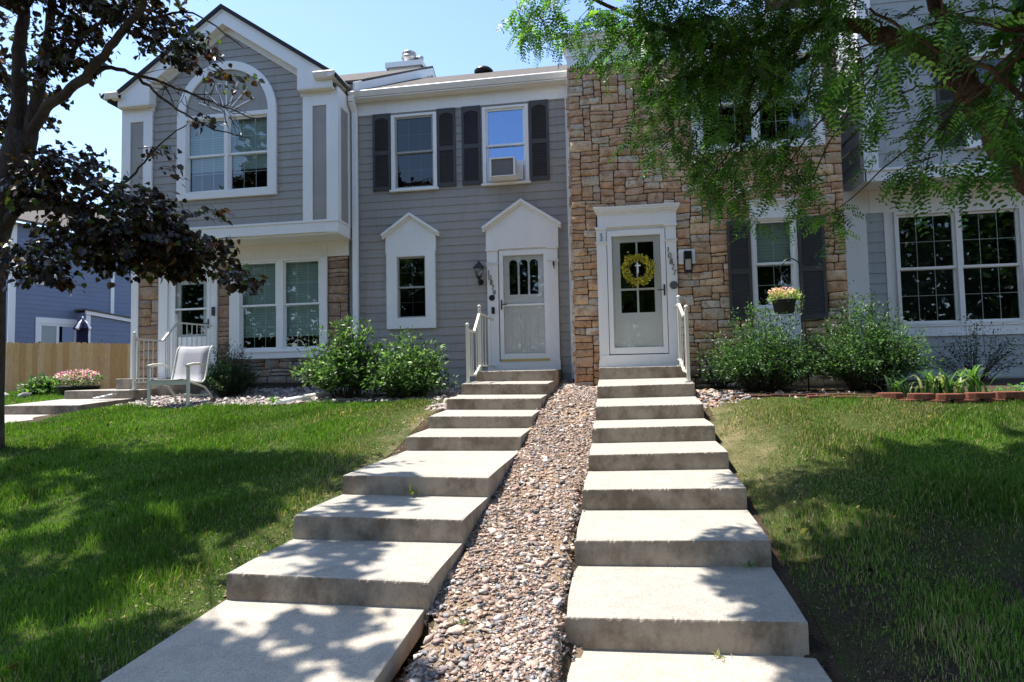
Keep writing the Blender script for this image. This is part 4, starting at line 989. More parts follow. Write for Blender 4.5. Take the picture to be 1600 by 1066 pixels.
def lawnR(x, y):
    return (x > np.interp(y, [0, 3.5, 9], [1.12, 1.06, 1.18])) & (x < 9) & (y < np.interp(x, [1, 2.5, 3.2, 4, 9], [8.35, 8.2, 7.95, 7.68, 7.55])) & (x < .75*y+2.2)
def densR(x, y):
    r = np.hypot(x, y); d = np.clip(4.2/r, .30, 1)**1.1; e = np.clip((x-1.0)/.8, .30, 1)
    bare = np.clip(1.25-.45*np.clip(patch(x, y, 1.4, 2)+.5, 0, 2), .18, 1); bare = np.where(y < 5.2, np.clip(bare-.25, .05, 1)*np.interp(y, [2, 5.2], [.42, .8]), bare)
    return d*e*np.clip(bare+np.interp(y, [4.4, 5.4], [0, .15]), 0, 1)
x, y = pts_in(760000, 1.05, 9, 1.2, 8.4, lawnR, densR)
r = np.hypot(x, y); dry = np.clip(1.05-(x-1.05)/1.5, 0, .88)*np.interp(y, [4, 5.2, 6.4, 8.4], [.15, .3, .85, .85])+np.clip(patch(x, y, .9, 4)-.8, 0, 1)*.4+.08
hg = rng.uniform(.03, .065, len(x))*(1+.35*np.clip(patch(x, y, 2.2), -1, 1.4))*np.where(dry > .5, .6, 1)
c = grasscols(x, y, dry)
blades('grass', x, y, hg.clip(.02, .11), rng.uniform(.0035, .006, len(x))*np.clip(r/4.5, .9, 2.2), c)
x, y = pts_in(60000, -18, -9.9, 8.9, 14.5, lambda x, y: (x > -1.45*y-1) & ((x < -10.0) | (y > 11.5)) & (x > -17))
blades('grass', x, y, rng.uniform(.04, .07, len(x)), rng.uniform(.008, .014, len(x)), grasscols(x, y, np.full(len(x), .05)))

def turf():
    a = N('thatch_and_turf'); v = a.coord(); n = a.noise(v, 60, 4, .8); n2 = a.noise(v, 2.2, 5, .7)
    c = a.mix(a.ramp(n, (.35, 0), (.65, 1)), (.025, .042, .010), (.085, .115, .03)); c = a.mix(a.ramp(n2, (.52, 0), (.72, .6)), c, (.13, .10, .055))
    g = a.n('NewGeometry'); sx = a.n('SeparateXYZ'); a.l(g.outputs['Position'], sx.inputs[0]); ns = a.n('Math', operation='MULTIPLY_ADD'); a.l(n2, ns.inputs[0]); ns.inputs[1].default_value = 1.6; a.l(sx.outputs[0], ns.inputs[2])
    mr = a.n('MapRange'); mr.inputs[1].default_value = -5; mr.inputs[2].default_value = 5; a.l(ns.outputs[0], mr.inputs[0])
    band = a.ramp(mr.outputs[0], (0, 0), (.31, 0), (.345, .8), (.42, .8), (.66, .8), (.705, .6), (.75, 0))
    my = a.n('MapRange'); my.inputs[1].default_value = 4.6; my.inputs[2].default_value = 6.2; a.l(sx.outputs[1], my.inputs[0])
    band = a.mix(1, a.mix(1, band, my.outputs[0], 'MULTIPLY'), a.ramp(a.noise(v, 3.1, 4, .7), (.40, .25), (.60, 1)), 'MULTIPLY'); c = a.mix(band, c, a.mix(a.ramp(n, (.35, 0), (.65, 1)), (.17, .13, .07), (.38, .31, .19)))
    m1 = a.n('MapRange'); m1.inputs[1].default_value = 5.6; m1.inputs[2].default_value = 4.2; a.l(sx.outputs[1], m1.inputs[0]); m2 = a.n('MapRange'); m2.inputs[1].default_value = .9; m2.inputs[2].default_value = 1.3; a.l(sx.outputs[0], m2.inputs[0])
    bs = a.mix(1, a.mix(1, m1.outputs[0], m2.outputs[0], 'MULTIPLY'), a.ramp(a.noise(v, 2.6, 5, .7), (.36, .1), (.52, 1)), 'MULTIPLY'); c = a.mix(bs, c, a.mix(a.ramp(n, (.40, 0), (.66, 1)), (.030, .021, .015), (.11, .08, .055)))  # dark soil patches at lower right; tree shade put into their colour too
    return a.fin(a.pr(c, .95, a.bump(n, .9, .02), .1))
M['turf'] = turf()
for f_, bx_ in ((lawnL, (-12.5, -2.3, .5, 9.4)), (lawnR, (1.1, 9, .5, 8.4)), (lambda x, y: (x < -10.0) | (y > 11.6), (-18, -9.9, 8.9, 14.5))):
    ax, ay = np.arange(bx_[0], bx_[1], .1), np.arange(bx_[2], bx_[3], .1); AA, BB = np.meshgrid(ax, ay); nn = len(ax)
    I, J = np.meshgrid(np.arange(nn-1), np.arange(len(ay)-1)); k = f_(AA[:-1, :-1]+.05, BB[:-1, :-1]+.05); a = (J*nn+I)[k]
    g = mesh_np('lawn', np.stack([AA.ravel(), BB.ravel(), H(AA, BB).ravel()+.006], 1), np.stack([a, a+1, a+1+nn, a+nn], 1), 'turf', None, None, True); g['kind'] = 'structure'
# ------------------------------------------------------------------ foliage
def unit(v): return v/np.maximum(np.linalg.norm(v, axis=-1, keepdims=True), 1e-9)
def leaf_mesh(name, P, D, Nn, L, W, shape, col, mat='leaf', parent=None, fold=.15, droop=.12):
    """shape: outline list of (t along, s across) for half leaf; leaves as two half polygons"""
    n = len(P); D = unit(D); Sd = unit(np.cross(D, Nn)); Nn = np.cross(Sd, D)
    k = len(shape); Vs = []
    def q(t, s, side):
        off = D*(t*L)[:, None]+Sd*(side*s*W)[:, None]+Nn*((abs(s)*fold*W-droop*t*t*L))[:, None]; return P+off
    V = []
    for side in (1, -1):
        for t, s in shape: V.append(q(np.full(n, t), s, side))
    V = np.stack(V, 1).reshape(-1, 3); F = []
    base = 2*k*np.arange(n)[:, None]
    F = np.concatenate([base+np.arange(k)[None], base+k+np.arange(k)[None][:, ::-1]], 0)
    return mesh_np(name, V, F, mat, parent, np.repeat(col, 2*k, 0))
LEAF = [(0, 0), (.25, .38), (.55, .5), (.85, .25), (1, 0)]
MAPLE = [(0, 0), (-.08, .45), (.18, .62), (.22, .98), (.42, .66), (.58, .80), (.66, .42), (.78, .40), (1.0, 0)]
def palette(n, cols, probs=None, j=.2):
    c = np.array(cols)[rng.choice(len(cols), n, p=probs)]; return c*rng.uniform(1-j, 1+j, (n, 1))
def shrub(name, label, cat, base, rad, hgt, nst, leaf, cols, seed, group=None, lper=16, twig=.05, spread=1.0, open_=.0):
    t = thing(name, label, cat, base, group); rnd = random.Random(seed); b = Vector(base); P = []; D = []
    st = MB()
    for i in range(nst):
        a = rnd.uniform(0, 2*math.pi); el = rnd.random()**.6; rr = math.sqrt(rnd.random())
        r0 = rad*.25*rr; tip = Vector((math.cos(a)*rad*spread*math.sin(el*1.45)*rnd.uniform(.6, 1.22), math.sin(a)*rad*.85*math.sin(el*1.45)*rnd.uniform(.6, 1.22), hgt*(.18+.85*math.cos(el*1.45))*rnd.uniform(.62, 1.18)))
        s = Vector((math.cos(a)*r0, math.sin(a)*r0, 0)); mid = (s+tip)*.5+Vector((0, 0, hgt*.12)); path = []
        for k in range(9):
            u = k/8; path.append(b+(1-u)**2*s+2*u*(1-u)*mid+u*u*tip)
        if i % 2 == 0: st.tube(path[:8], [.006-.0005*k for k in range(8)], 4)
        for k in range(int(lper)):
            u = rnd.uniform(.28+open_, 1.02); f = min(7, int(u*8)); p = path[f].lerp(path[f+1], min(1, u*8-f)); d = (path[f+1]-path[f]).normalized()
            off = Vector((rnd.gauss(0, 1), rnd.gauss(0, 1), rnd.gauss(0, .8))).normalized()
            P.append(p+off*rnd.uniform(0, twig)); D.append(d*.55+off*.8+Vector((0, 0, .1)))
    st.build('stem', 'bark', t)
    P = np.array([tuple(p) for p in P]); D = np.array([tuple(d) for d in D]); n = len(P)
    Nn = unit(rng.normal(0, .55, (n, 3))+np.array([0, 0, 1.0])); L = leaf*rng.uniform(.6, 1.25, n)
    leaf_mesh('foliage', P, D, Nn, L, L*.5, LEAF, palette(n, cols), 'leaf', t)
    return t
G1 = [(.05, .10, .03), (.085, .155, .045), (.035, .075, .025), (.15, .235, .09)]
G2 = [(.032, .075, .028), (.055, .115, .04), (.10, .18, .065), (.022, .055, .022)]
G3 = [(.015, .045, .012), (.022, .065, .018), (.012, .035, .010)]
shrub('shrub', 'loose light green shrub beside the grey wall and white railing', 'shrub', (-3.25, 9.75, -.34), .74, .95, 170, .075, G1, 1, 'shrubs along the houses', 34, .10)
shrub('shrub', 'light green shrub with long drooping tips left of the pedimented window', 'shrub', (-4.30, 9.75, -.34), .78, 1.18, 170, .078, G1, 2, 'shrubs along the houses', 32, .10)
shrub('shrub', 'dark rounded shrub behind the patio chair', 'shrub', (-6.78, 10.35, -.32), .60, .95, 300, .030, G3, 3, 'shrubs along the houses', 42, .05)
shrub('shrub', 'glossy green spreading shrub under the hanging basket', 'shrub', (2.12, 9.25, -.30), .84, 1.08, 380, .042, G2, 4, 'shrubs along the houses', 40, .07)
shrub('shrub', 'glossy green shrub against the white downspout', 'shrub', (3.42, 9.15, -.29), .84, 1.12, 370, .042, G2, 5, 'shrubs along the houses', 40, .07)
shrub('shrub', 'thin dark shrub rising behind the bright one by the downspout', 'shrub', (3.72, 10.2, -.24), .60, 1.3, 90, .03, G3, 6, 'shrubs along the houses', 30, .06)
shrub('shrub', 'sparse dark shrub under the large right window', 'shrub', (5.45, 10.5, -.22), .75, .95, 70, .035, G3, 8, 'shrubs along the houses', 26, .07, 1.1)
shrub('shrub', 'low shaded shrub between the door stairs and the glossy shrub', 'shrub', (1.62, 10.0, -.26), .42, .6, 60, .028, G3, 9, 'shrubs along the houses', 30, .05)

def iris(name, label, base, n, h, seed, cols):
    t = thing(name, label, 'plant', base); rnd = random.Random(seed); V = []; F = []; C = []
    for i in range(n):
        a = rnd.uniform(0, 6.28); r = rnd.uniform(0, .10); hh = h*rnd.uniform(.6, 1.1); w_ = rnd.uniform(.010, .020); ln_ = rnd.uniform(.35, 1.25)*hh; az = rnd.uniform(0, 6.28); col = rnd.choice(cols)
        px, py = base[0]+r*math.cos(a)*2.0, base[1]+r*math.sin(a)
        o = len(V)
        for k in range(6):
            u = k/5; z = hh*(1-(1-u)**1.5)*(1-.35*u*u*(ln_/hh)) ; q = ln_*u*u; ww = w_*(1-u**2.2)+.0008
            for s in (-1, 1): V.append((px+math.cos(az)*q-s*math.sin(az)*ww, py+math.sin(az)*q+s*math.cos(az)*ww, base[2]+z)); C.append(col)
        for k in range(5): F.append((o+2*k, o+2*k+1, o+2*k+3, o+2*k+2))
    mesh_np('leaves', V, np.array(F), 'leaf', t, np.array(C)); return t
iris('iris_clump', 'strappy iris clump with pale blades inside the red block edging', (3.85, 8.15, -.36), 60, .40, 1, [(.06, .13, .04), (.10, .19, .06), (.28, .30, .12), (.05, .10, .04)])
iris('iris_clump', 'smaller iris clump at the left end of the red block bed', (3.45, 8.3, -.34), 28, .30, 2, [(.05, .11, .035), (.09, .16, .05)])
iris('daylily', 'spiky green lily leaning right over the red blocks', (4.25, 8.25, -.34), 34, .42, 3, [(.08, .17, .05), (.16, .26, .08)])
shrub('sedum_plant', 'low round leaved plant at the far right of the block bed', 'plant', (4.85, 8.05, -.37), .30, .20, 50, .05, [(.12, .25, .10), (.2, .33, .16)], 21, None, 12, .03)
shrub('ground_cover', 'small bright green plants along the block edging', 'plant', (4.45, 7.95, -.38), .22, .14, 40, .03, [(.14, .28, .08), (.1, .2, .06)], 22, None, 12, .03)

# trees ------------------------------------------------------------
def bez(p, m, q, n=10):
    p, m, q = Vector(p), Vector(m), Vector(q); return [(1-k/n)**2*p+2*(k/n)*(1-k/n)*m+(k/n)**2*q for k in range(n+1)]
def wig(path, amp, seed):
    r = random.Random(seed); return [p+Vector((r.gauss(0, amp), r.gauss(0, amp), r.gauss(0, amp*.6))) if 0 < i < len(path)-1 else p for i, p in enumerate(path)]
def limb(mb, pts, r0, r1, seed=0, n=10, amp=.01):
    out = []
    pts = [Vector(p) for p in pts]
    for i in range(len(pts)-1):
        p0 = pts[max(0, i-1)]; p1 = pts[i]; p2 = pts[i+1]; p3 = pts[min(len(pts)-1, i+2)]
        for k in range(5):
            t = k/5; out.append(.5*((2*p1)+(-p0+p2)*t+(2*p0-5*p1+4*p2-p3)*t*t+(-p0+3*p1-3*p2+p3)*t**3))
    out.append(pts[-1]); out = wig(out, amp, seed); m = len(out)
    mb.tube(out, [r0+(r1-r0)*(i/(m-1))**.8 for i in range(m)], n); return out
# ---------------- left tree: crimson maple
mt = thing('maple_tree', 'dark crimson leaved maple at the left edge with forking grey trunk', 'tree', (-7.5, 6.6, -.85))
mb = MB()
mb.tube([(-7.60, 6.6, -1.0), (-7.58, 6.6, -.7), (-7.55, 6.6, -.2), (-7.53, 6.6, .6), (-7.53, 6.6, 1.3), (-7.48, 6.6, 1.9), (-7.36, 6.6, 2.4), (-7.22, 6.6, 2.8), (-7.13, 6.6, 3.15)], [.27, .20, .165, .15, .14, .145, .16, .175, .16], 16)
limb(mb, [(-7.20, 6.6, 2.95), (-7.20, 6.6, 3.61), (-7.22, 6.6, 4.19), (-7.17, 6.6, 4.68), (-7.24, 6.7, 5.43), (-7.19, 6.7, 6.27), (-7.3, 6.5, 7.2)], .10, .04, 1)
limb(mb, [(-7.08, 6.6, 2.9), (-6.94, 6.6, 3.51), (-6.88, 6.6, 3.91), (-6.80, 6.6, 4.31), (-6.63, 6.5, 4.73), (-6.45, 6.4, 5.3), (-6.0, 6.0, 6.4)], .09, .03, 2)
limb(mb, [(-7.12, 6.6, 3.0), (-6.71, 6.5, 3.37), (-6.32, 6.4, 3.48), (-5.93, 6.3, 3.65), (-5.51, 6.2, 3.92), (-5.12, 6.1, 4.17), (-4.86, 6.0, 4.36), (-4.2, 5.6, 4.9)], .068, .03, 3)
limb(mb, [(-6.64, 6.5, 3.40), (-6.30, 6.6, 3.70), (-5.99, 6.6, 3.85), (-5.55, 6.6, 3.72), (-5.22, 6.7, 3.62), (-4.64, 6.7, 3.35), (-4.06, 6.7, 3.10)], .04, .006, 4, 8)
limb(mb, [(-5.55, 6.6, 3.72), (-5.25, 6.6, 3.44), (-4.82, 6.6, 3.12), (-4.45, 6.6, 2.94), (-4.08, 6.6, 2.83)], .022, .004, 5, 6)
limb(mb, [(-7.40, 6.6, 1.95), (-7.05, 6.5, 2.15), (-6.66, 6.4, 2.13), (-6.23, 6.3, 2.02), (-5.81, 6.3, 1.86), (-5.15, 6.3, 1.66), (-4.42, 6.4, 1.31), (-3.95, 6.4, 1.11)], .075, .008, 6)
limb(mb, [(-5.93, 6.3, 1.89), (-5.67, 6.4, 2.24), (-5.49, 6.5, 2.48), (-5.24, 6.6, 2.83), (-4.90, 6.6, 3.05)], .022, .006, 7, 6)
limb(mb, [(-6.88, 6.6, 3.95), (-6.29, 6.4, 3.99), (-5.85, 6.3, 4.20), (-5.18, 6.3, 4.21), (-4.61, 6.3, 4.22), (-4.17, 6.6, 3.92)], .035, .006, 8, 7)
limb(mb, [(-7.20, 6.6, 3.61), (-7.62, 6.8, 4.0), (-8.04, 6.9, 4.61), (-8.8, 6.8, 5.6)], .05, .02, 9, 7)
limb(mb, [(-7.3, 6.6, 2.6), (-6.8, 6.4, 2.75), (-6.4, 6.3, 2.7), (-6.0, 6.3, 2.5)], .025, .006, 10, 6)
mb.build('trunk', 'bark', mt)
MC = [(.022, .014, .009), (.042, .020, .010), (.012, .010, .007), (.075, .034, .012), (.055, .065, .016), (.09, .13, .025), (.18, .05, .02)]
MP = [.27, .25, .15, .13, .12, .065, .015]
def maple_cloud(nm, blobs, leafL, parent, per_m3, twigs=True, seed=3):
    r = random.Random(seed); P = []; D = []; tw = MB()
    for (cx, cy, cz, rx, rz, dens) in blobs:
        ry = max(.25, .6*(rx+rz)/2+.12); vol = 4.19*rx*ry*rz; n = int(dens*per_m3*vol**.8)
        m = max(3, n//9)
        for j in range(m):
            while True:
                u = Vector((r.uniform(-1, 1), r.uniform(-1, 1), r.uniform(-1, 1)))
                if u.length < 1: break
            c = Vector((cx+u.x*rx, cy+u.y*ry, cz+u.z*rz)); out = Vector((u.x*.6+.45, u.y*.6-.1, -.15+u.z*.25)).normalized(); ln_ = r.uniform(.14, .30)
            s = c-out*ln_
            if twigs: tw.tube([s, s.lerp(c, .5)+Vector((0, 0, .015)), c], [.005, .0035, .002], 4, 0, False)
            k = r.randint(5, 13)
            for i in range(k):
                p = s.lerp(c+out*.04, r.random())+Vector((r.gauss(0, .05), r.gauss(0, .05), r.gauss(0, .035)-.02)); P.append(p)
                D.append(out*.7+Vector((r.gauss(0, .6), r.gauss(0, .6), r.gauss(-.45, .35))))
    if twigs: tw.build('twig', 'bark', parent)
    P = np.array([tuple(p) for p in P]); D = np.array([tuple(p) for p in D]); n = len(P)
    Nn = unit(rng.normal(0, .62, (n, 3))+np.array([0.05, -.15, 1.0])); L = leafL*rng.uniform(.6, 1.3, n)
    leaf_mesh(nm, P, D, Nn, L, L*.62, MAPLE, palette(n, MC, MP), 'maple', parent, .10, .28)
B = [(-7.55, 6.9, 4.07, .40, .76, .5), (-6.22, 6.4, 4.10, .34, .36, 1.3), (-5.52, 6.3, 4.30, .33, .19, .8), (-4.93, 6.4, 4.0, .39, .29, 1.0), (-4.35, 6.7, 3.62, .21, .11, .8), (-4.60, 6.7, 3.09, .14, .05, .6), (-6.60, 6.5, 3.79, .14, .26, .8),
     (-6.25, 6.4, 2.48, .46, .30, 1.15), (-6.69, 6.4, 2.38, .33, .31, 1.1), (-5.56, 6.3, 1.90, .72, .36, 1.5), (-5.31, 6.3, 1.52, .66, .28, 1.9), (-6.47, 6.3, 1.42, .43, .30, 1.2), (-4.60, 6.4, 1.46, .46, .20, 1.5), (-4.09, 6.4, 1.13, .23, .12, 1.2),
     (-5.19, 6.6, 2.66, .22, .20, .42), (-4.52, 6.6, 1.99, .10, .04, .8), (-4.78, 6.4, 1.33, .30, .16, 1.2), (-4.74, 6.6, 3.90, .26, .14, 1.0), (-7.9, 6.7, 3.0, .4, .6, .9), (-6.0, 6.4, 4.75, .9, .35, 1.2), (-4.9, 6.2, 4.85, .6, .3, .8)]
B = [(a, b, c, d*1.3, e*1.3, f) for a, b, c, d, e, f in B]
maple_cloud('crown', B, .072, mt, 980)
rr = random.Random(12); B2 = []
for i in range(58):
    a = rr.uniform(0, 6.28); q = math.sqrt(rr.random()); B2.append((-8.1+2.1*q*math.cos(a), 5.2+1.9*q*math.sin(a), rr.uniform(5.0, 7.2), .36, .22, .48))
for i in range(26): B2.append((rr.uniform(-7.4, -5.3), rr.uniform(1.8, 4.5), rr.uniform(4.9, 6.2), .36, .22, .5))
B2 += [(-4.7, 3.4, 5.6, .6, .3, .7), (-4.1, 2.9, 5.3, .45, .25, .6), (-5.2, 3.0, 5.8, .6, .3, .6), (-4.9, 2.3, 5.6, .5, .3, .5), (-4.3, 3.9, 5.4, .4, .22, .5), (-5.7, 3.6, 6.0, .7, .3, .6), (-4.7, 1.7, 5.7, .5, .3, .5), (-3.75, 3.5, 5.2, .3, .2, .5)]
for i in range(16):
    B2.append((rr.uniform(-5.1, -4.2), rr.uniform(4.1, 5.9), rr.uniform(5.2, 5.9), .16, .10, .8))
maple_cloud('upper_crown', B2, .15, mt, 1150, False, 9)
tb = MB()
for (cx, cy, cz, *_r) in B2[::3]: limb(tb, [(-7.1, 6.5, 4.6), ((cx-7.1)/2, (cy+6.5)/2+.1, 5.3), (cx, cy, cz)], .03, .006, int(cx*10) % 97, 5)
tb.build('branch', 'bark', mt)
# bare twigs hanging in front of the arch window
bt = MB(); r = random.Random(5)
for i in range(34):
    s = Vector((r.uniform(-5.4, -4.2), 6.65+r.gauss(0, .1), 0)); s.z = 3.72-(s.x+5.5)*.45+r.uniform(-.12, .05)
    d = Vector((r.uniform(.1, .9), r.gauss(0, .3), r.uniform(-1, .25))).normalized(); p = s; path = [p]
    for k in range(5): d = (d+Vector((r.gauss(0, .25), r.gauss(0, .2), r.gauss(0, .25)))).normalized(); p = p+d*r.uniform(.05, .10); path.append(p)
    bt.tube(path, [.0055-.0008*k for k in range(6)], 4, 0, False)
bt.build('bare_twig', 'bark', mt)

# ---------------- right tree: honey locust with hanging compound leaves
lt = thing('locust_tree', 'bright green locust tree reaching in from the right with rough brown limbs', 'tree', (3.95, 4.5, -1.15))
mb = MB()
mb.tube([(4.0, 4.5, -1.4), (3.97, 4.5, -1.0), (3.88, 4.5, -.4), (3.66, 4.55, .2), (3.40, 4.6, .60)], [.34, .27, .23, .21, .20], 16)
limb(mb, [(3.55, 4.6, .35), (3.32, 4.6, .66), (2.98, 4.6, 1.05), (2.76, 4.6, 1.32), (2.62, 4.6, 1.58), (2.50, 4.7, 1.92), (2.34, 4.8, 2.24), (2.15, 4.9, 2.42), (2.02, 5.0, 2.56), (1.77, 5.2, 2.76), (1.41, 5.5, 2.84), (1.02, 5.7, 2.90), (.36, 5.8, 3.30), (-.34, 5.8, 3.69)], .15, .012, 21, 12, .012)
limb(mb, [(2.50, 4.7, 1.88), (2.52, 4.8, 2.20), (2.52, 5.0, 2.65), (2.46, 5.2, 3.19), (2.2, 5.0, 4.2)], .08, .03, 22)
limb(mb, [(3.6, 4.5, .25), (3.25, 4.2, .95), (2.86, 4.05, 1.50), (2.70, 4.0, 1.75), (2.60, 4.0, 1.95), (2.54, 4.0, 2.20), (2.48, 4.0, 2.6), (2.2, 3.7, 3.4), (1.6, 3.2, 4.2)], .12, .05, 23, 12, .012)
limb(mb, [(1.9, 5.1, 2.7), (1.55, 5.4, 2.5), (1.2, 5.5, 2.1), (1.0, 5.5, 1.75)], .03, .006, 24, 6); limb(mb, [(1.3, 5.5, 2.85), (.9, 5.6, 2.7), (.55, 5.7, 2.4)], .025, .005, 25, 6)
limb(mb, [(2.5, 4.05, 1.5), (2.25, 4.0, 1.75), (1.95, 4.05, 1.95), (1.7, 4.2, 2.3)], .02, .008, 26, 6); limb(mb, [(2.55, 4.05, 1.9), (2.3, 4.1, 1.7), (2.05, 4.3, 1.45)], .016, .005, 27, 6)
LB_ = [(-.53, 5.8, 3.53, .39, .25, 1), (0.0, 5.8, 3.30, .26, .22, 1.1), (.06, 5.8, 2.98, .12, .14, .7), (.62, 5.8, 3.22, .45, .26, 1.1), (.66, 5.6, 2.45, .32, .32, 1.0), (.42, 5.7, 2.18, .22, .20, .8), (1.16, 5.6, 2.78, .46, .28, 1.2), (.98, 5.5, 2.0, .22, .28, 1.1), (1.42, 5.5, 1.95, .12, .12, .5), (.98, 5.4, 1.70, .22, .14, 1),
       (1.50, 5.3, 2.66, .38, .32, 1.1), (1.50, 5.4, 1.83, .25, .24, 1), (1.60, 5.3, 1.48, .12, .09, .8), (1.80, 5.2, 2.2, .14, .28, .8), (1.06, 5.4, 1.50, .17, .12, .8), (1.82, 5.1, 2.3, .12, .30, .5), (1.99, 4.6, 1.85, .14, .24, .5), (1.96, 4.3, 1.36, .16, .16, .8), (2.12, 4.2, 1.58, .18, .16, .7),
       (1.66, 4.4, 2.32, .26, .16, .6), (2.14, 4.2, 2.20, .34, .16, .7), (2.12, 3.7, 1.25, .15, .20, 1), (2.35, 4.1, 1.62, .16, .20, .8), (1.85, 5.3, 1.30, .08, .14, .8), (1.30, 3.3, 1.62, .17, .12, .8), (1.62, 3.3, 1.70, .15, .12, .7), (.80, 5.6, 3.30, .65, .20, 1.2), (1.52, 5.0, 2.92, .58, .19, 1.2), (1.30, 5.4, 1.43, .14, .08, .7), (.85, 5.6, 2.85, .5, .35, 1.1)]
LC = [(.045, .12, .02), (.075, .18, .026), (.030, .085, .018), (.12, .26, .04), (.19, .35, .065)]
def locust_cloud(nm, blobs, mult, parent, seed, leafl=.026, tw=None):
    r = random.Random(seed); O = []; DD = []; SZ = []
    for (cx, cy, cz, rx, rz, dens) in blobs:
        ry = .45*(rx+rz)+.10; m = max(3, int(mult*dens*(rx*ry*rz)**.62*330))
        for j in range(m):
            while True:
                u = Vector((r.uniform(-1, 1), r.uniform(-1, 1), r.uniform(-1, 1)))
                if u.length < 1: break
            c = Vector((cx+u.x*rx, cy+u.y*ry, cz+u.z*rz)); d = Vector((r.gauss(-.25, .7), r.gauss(0, .7), r.uniform(-.9, .1))).normalized(); ln_ = r.uniform(.10, .26)
            path = [c, c+d*ln_*.5, c+d*ln_+Vector((0, 0, -.05))]
            if tw is not None and j % 2 == 0: tw.tube(path, [.004, .003, .0015], 4, 0, False)
            for i in range(r.randint(3, 6)):
                p = path[0].lerp(path[2], r.random()); O.append(tuple(p)); a = Vector((r.gauss(0, .75), r.gauss(0, .75), r.uniform(-.95, .15)))+d*.5; DD.append(tuple(a.normalized())); SZ.append(r.uniform(.7, 1.25))
    O = np.array(O); DD = unit(np.array(DD)); SZ = np.array(SZ); n = len(O); npair = 8
    side = unit(np.cross(DD, unit(rng.normal(size=(n, 3))*.5+np.array([0, 0, 1.])+1e-3))); nrm = np.cross(side, DD)
    P = []; D = []; NN = []; L = []; C = []
    base = palette(n, LC, [.3, .3, .2, .13, .07], .15)
    for k in range(npair):
        t = (k+1.2)/npair; rl = .17*SZ
        for s in (-1, 1):
            P.append(O+DD*(t*rl)[:, None]+np.array([0, 0, -1])*(.25*t*t*rl)[:, None]); D.append(side*s+DD*.45+rng.normal(0, .12, (n, 3))); NN.append(nrm+rng.normal(0, .25, (n, 3))); L.append(leafl*SZ*(1.1-.5*abs(t-.5))*1.15); C.append(base*rng.uniform(.85, 1.15, (n, 1)))
    P, D, NN, L, C = map(np.concatenate, (P, D, NN, L, C))
    leaf_mesh(nm, P, D, NN, L, L*.42, [(0, 0), (.3, .5), (.75, .42), (1, 0)], C, 'leaf', parent, .1, .1)
    return n
twg = MB(); n1 = locust_cloud('crown', LB_, 1.05, lt, 31, .030, twg)
mb.build('trunk', 'bark2', lt)
r = random.Random(8)
for (cx, cy, cz, *_q) in LB_:
    axis = [(2.5, 4.7, 1.9), (2.15, 4.9, 2.42), (1.77, 5.2, 2.76), (1.41, 5.5, 2.84), (1.02, 5.7, 2.9), (.36, 5.8, 3.3), (2.5, 4.0, 1.95), (-.34, 5.8, 3.69)]
    b = min(axis, key=lambda q: (q[0]-cx)**2+(q[1]-cy)**2+(q[2]-cz)**2)
    limb(twg, [b, ((b[0]+cx)/2+r.gauss(0, .05), (b[1]+cy)/2, (b[2]+cz)/2+.08), (cx, cy, cz)], .012, .004, r.randint(0, 99), 5)
twg.build('twig', 'bark2', lt)
B3 = []
for i in range(230):
    gx_, gy_ = (r.uniform(1.5, 6.8), r.uniform(1.0, 6.4)) if i > 45 else (r.uniform(1.25, 1.75), r.uniform(1.6, 5.6)) if i > 10 else (r.uniform(.75, 1.15), r.uniform(3, 6.3))
    gy_ = gy_ if (gx_ > 4.2 or gy_ < 4.6 or (gx_ > 2.3 and gy_ < 6.0)) else r.uniform(1.2, 4.5)
    hh = max(.66*gy_+1.25, 3.2)+r.uniform(0, 1.1); B3.append((gx_-.41*(hh+1.1), gy_+.087*(hh+1.1), hh, .42 if i > 10 else .16, .26 if i > 10 else .12, .66))
B3 += [(3.9, 5.5, 2.8, .6, .5, .8), (3.9, 4.5, 2.4, .5, .4, .8), (4.6, 5.0, 3.0, .7, .5, .8), (4.6, 6.3, 3.6, .8, .4, .7), (3.4, 6.2, 4.4, .8, .3, .8), (2.0, 6.2, 4.6, .8, .3, .7), (3.3, 2.9, 2.3, .5, .4, .8), (3.6, 3.6, 2.5, .5, .4, .8), (3.0, 2.0, 2.6, .5, .4, .7)]
locust_cloud('upper_crown', B3, .85, lt, 33, .066)
bb = MB()
for q in B3[::4]: limb(bb, [(2.3, 3.9, 3.0), ((q[0]+2.3)/2, (q[1]+3.9)/2, (q[2]+3.3)/2), q[:3]], .03, .006, int(q[0]*9) % 90, 5)
bb.build('branch', 'bark2', lt)

# ================================================================== FURNITURE AND SMALL THINGS
def railing(label, posts, rails, bal, loc, mat='almond', finial=True, k=3):
    t = thing('handrail', label, 'handrail', loc); 
    for (x, y, z0, z1) in posts:
        p = MB(); p.box(x-.022, x+.022, y-.022, y+.022, z0, z1); p.box(x-.05, x+.05, y-.05, y+.05, z0-.001, z0+.012)
        if finial: p.lathe((x, y, z1), [(.024, 0), (.024, .008), (.012, .014), (.026, .03), (.030, .045), (.024, .062), (.006, .072)], 12)
        p.build('post', mat, t)
    for part in (rails[:k], rails[k:]):
        r = MB()
        for a, b in part: r.beam(a, b, .038, .03)
        r.build('rail', mat, t)
    b_ = MB()
    for (x, y, z0, z1) in bal: b_.box(x-.006, x+.006, y-.006, y+.006, z0, z1)
    b_.build('baluster', mat, t); return t
def infill(x, y0, y1, n, zb, zt):
    out = []
    for i in range(1, n+1):
        y = y0+(y1-y0)*i/(n+1); u = i/(n+1); out.append((x, y, zb[0]+(zb[1]-zb[0])*u, zt[0]+(zt[1]-zt[0])*u))
    return out
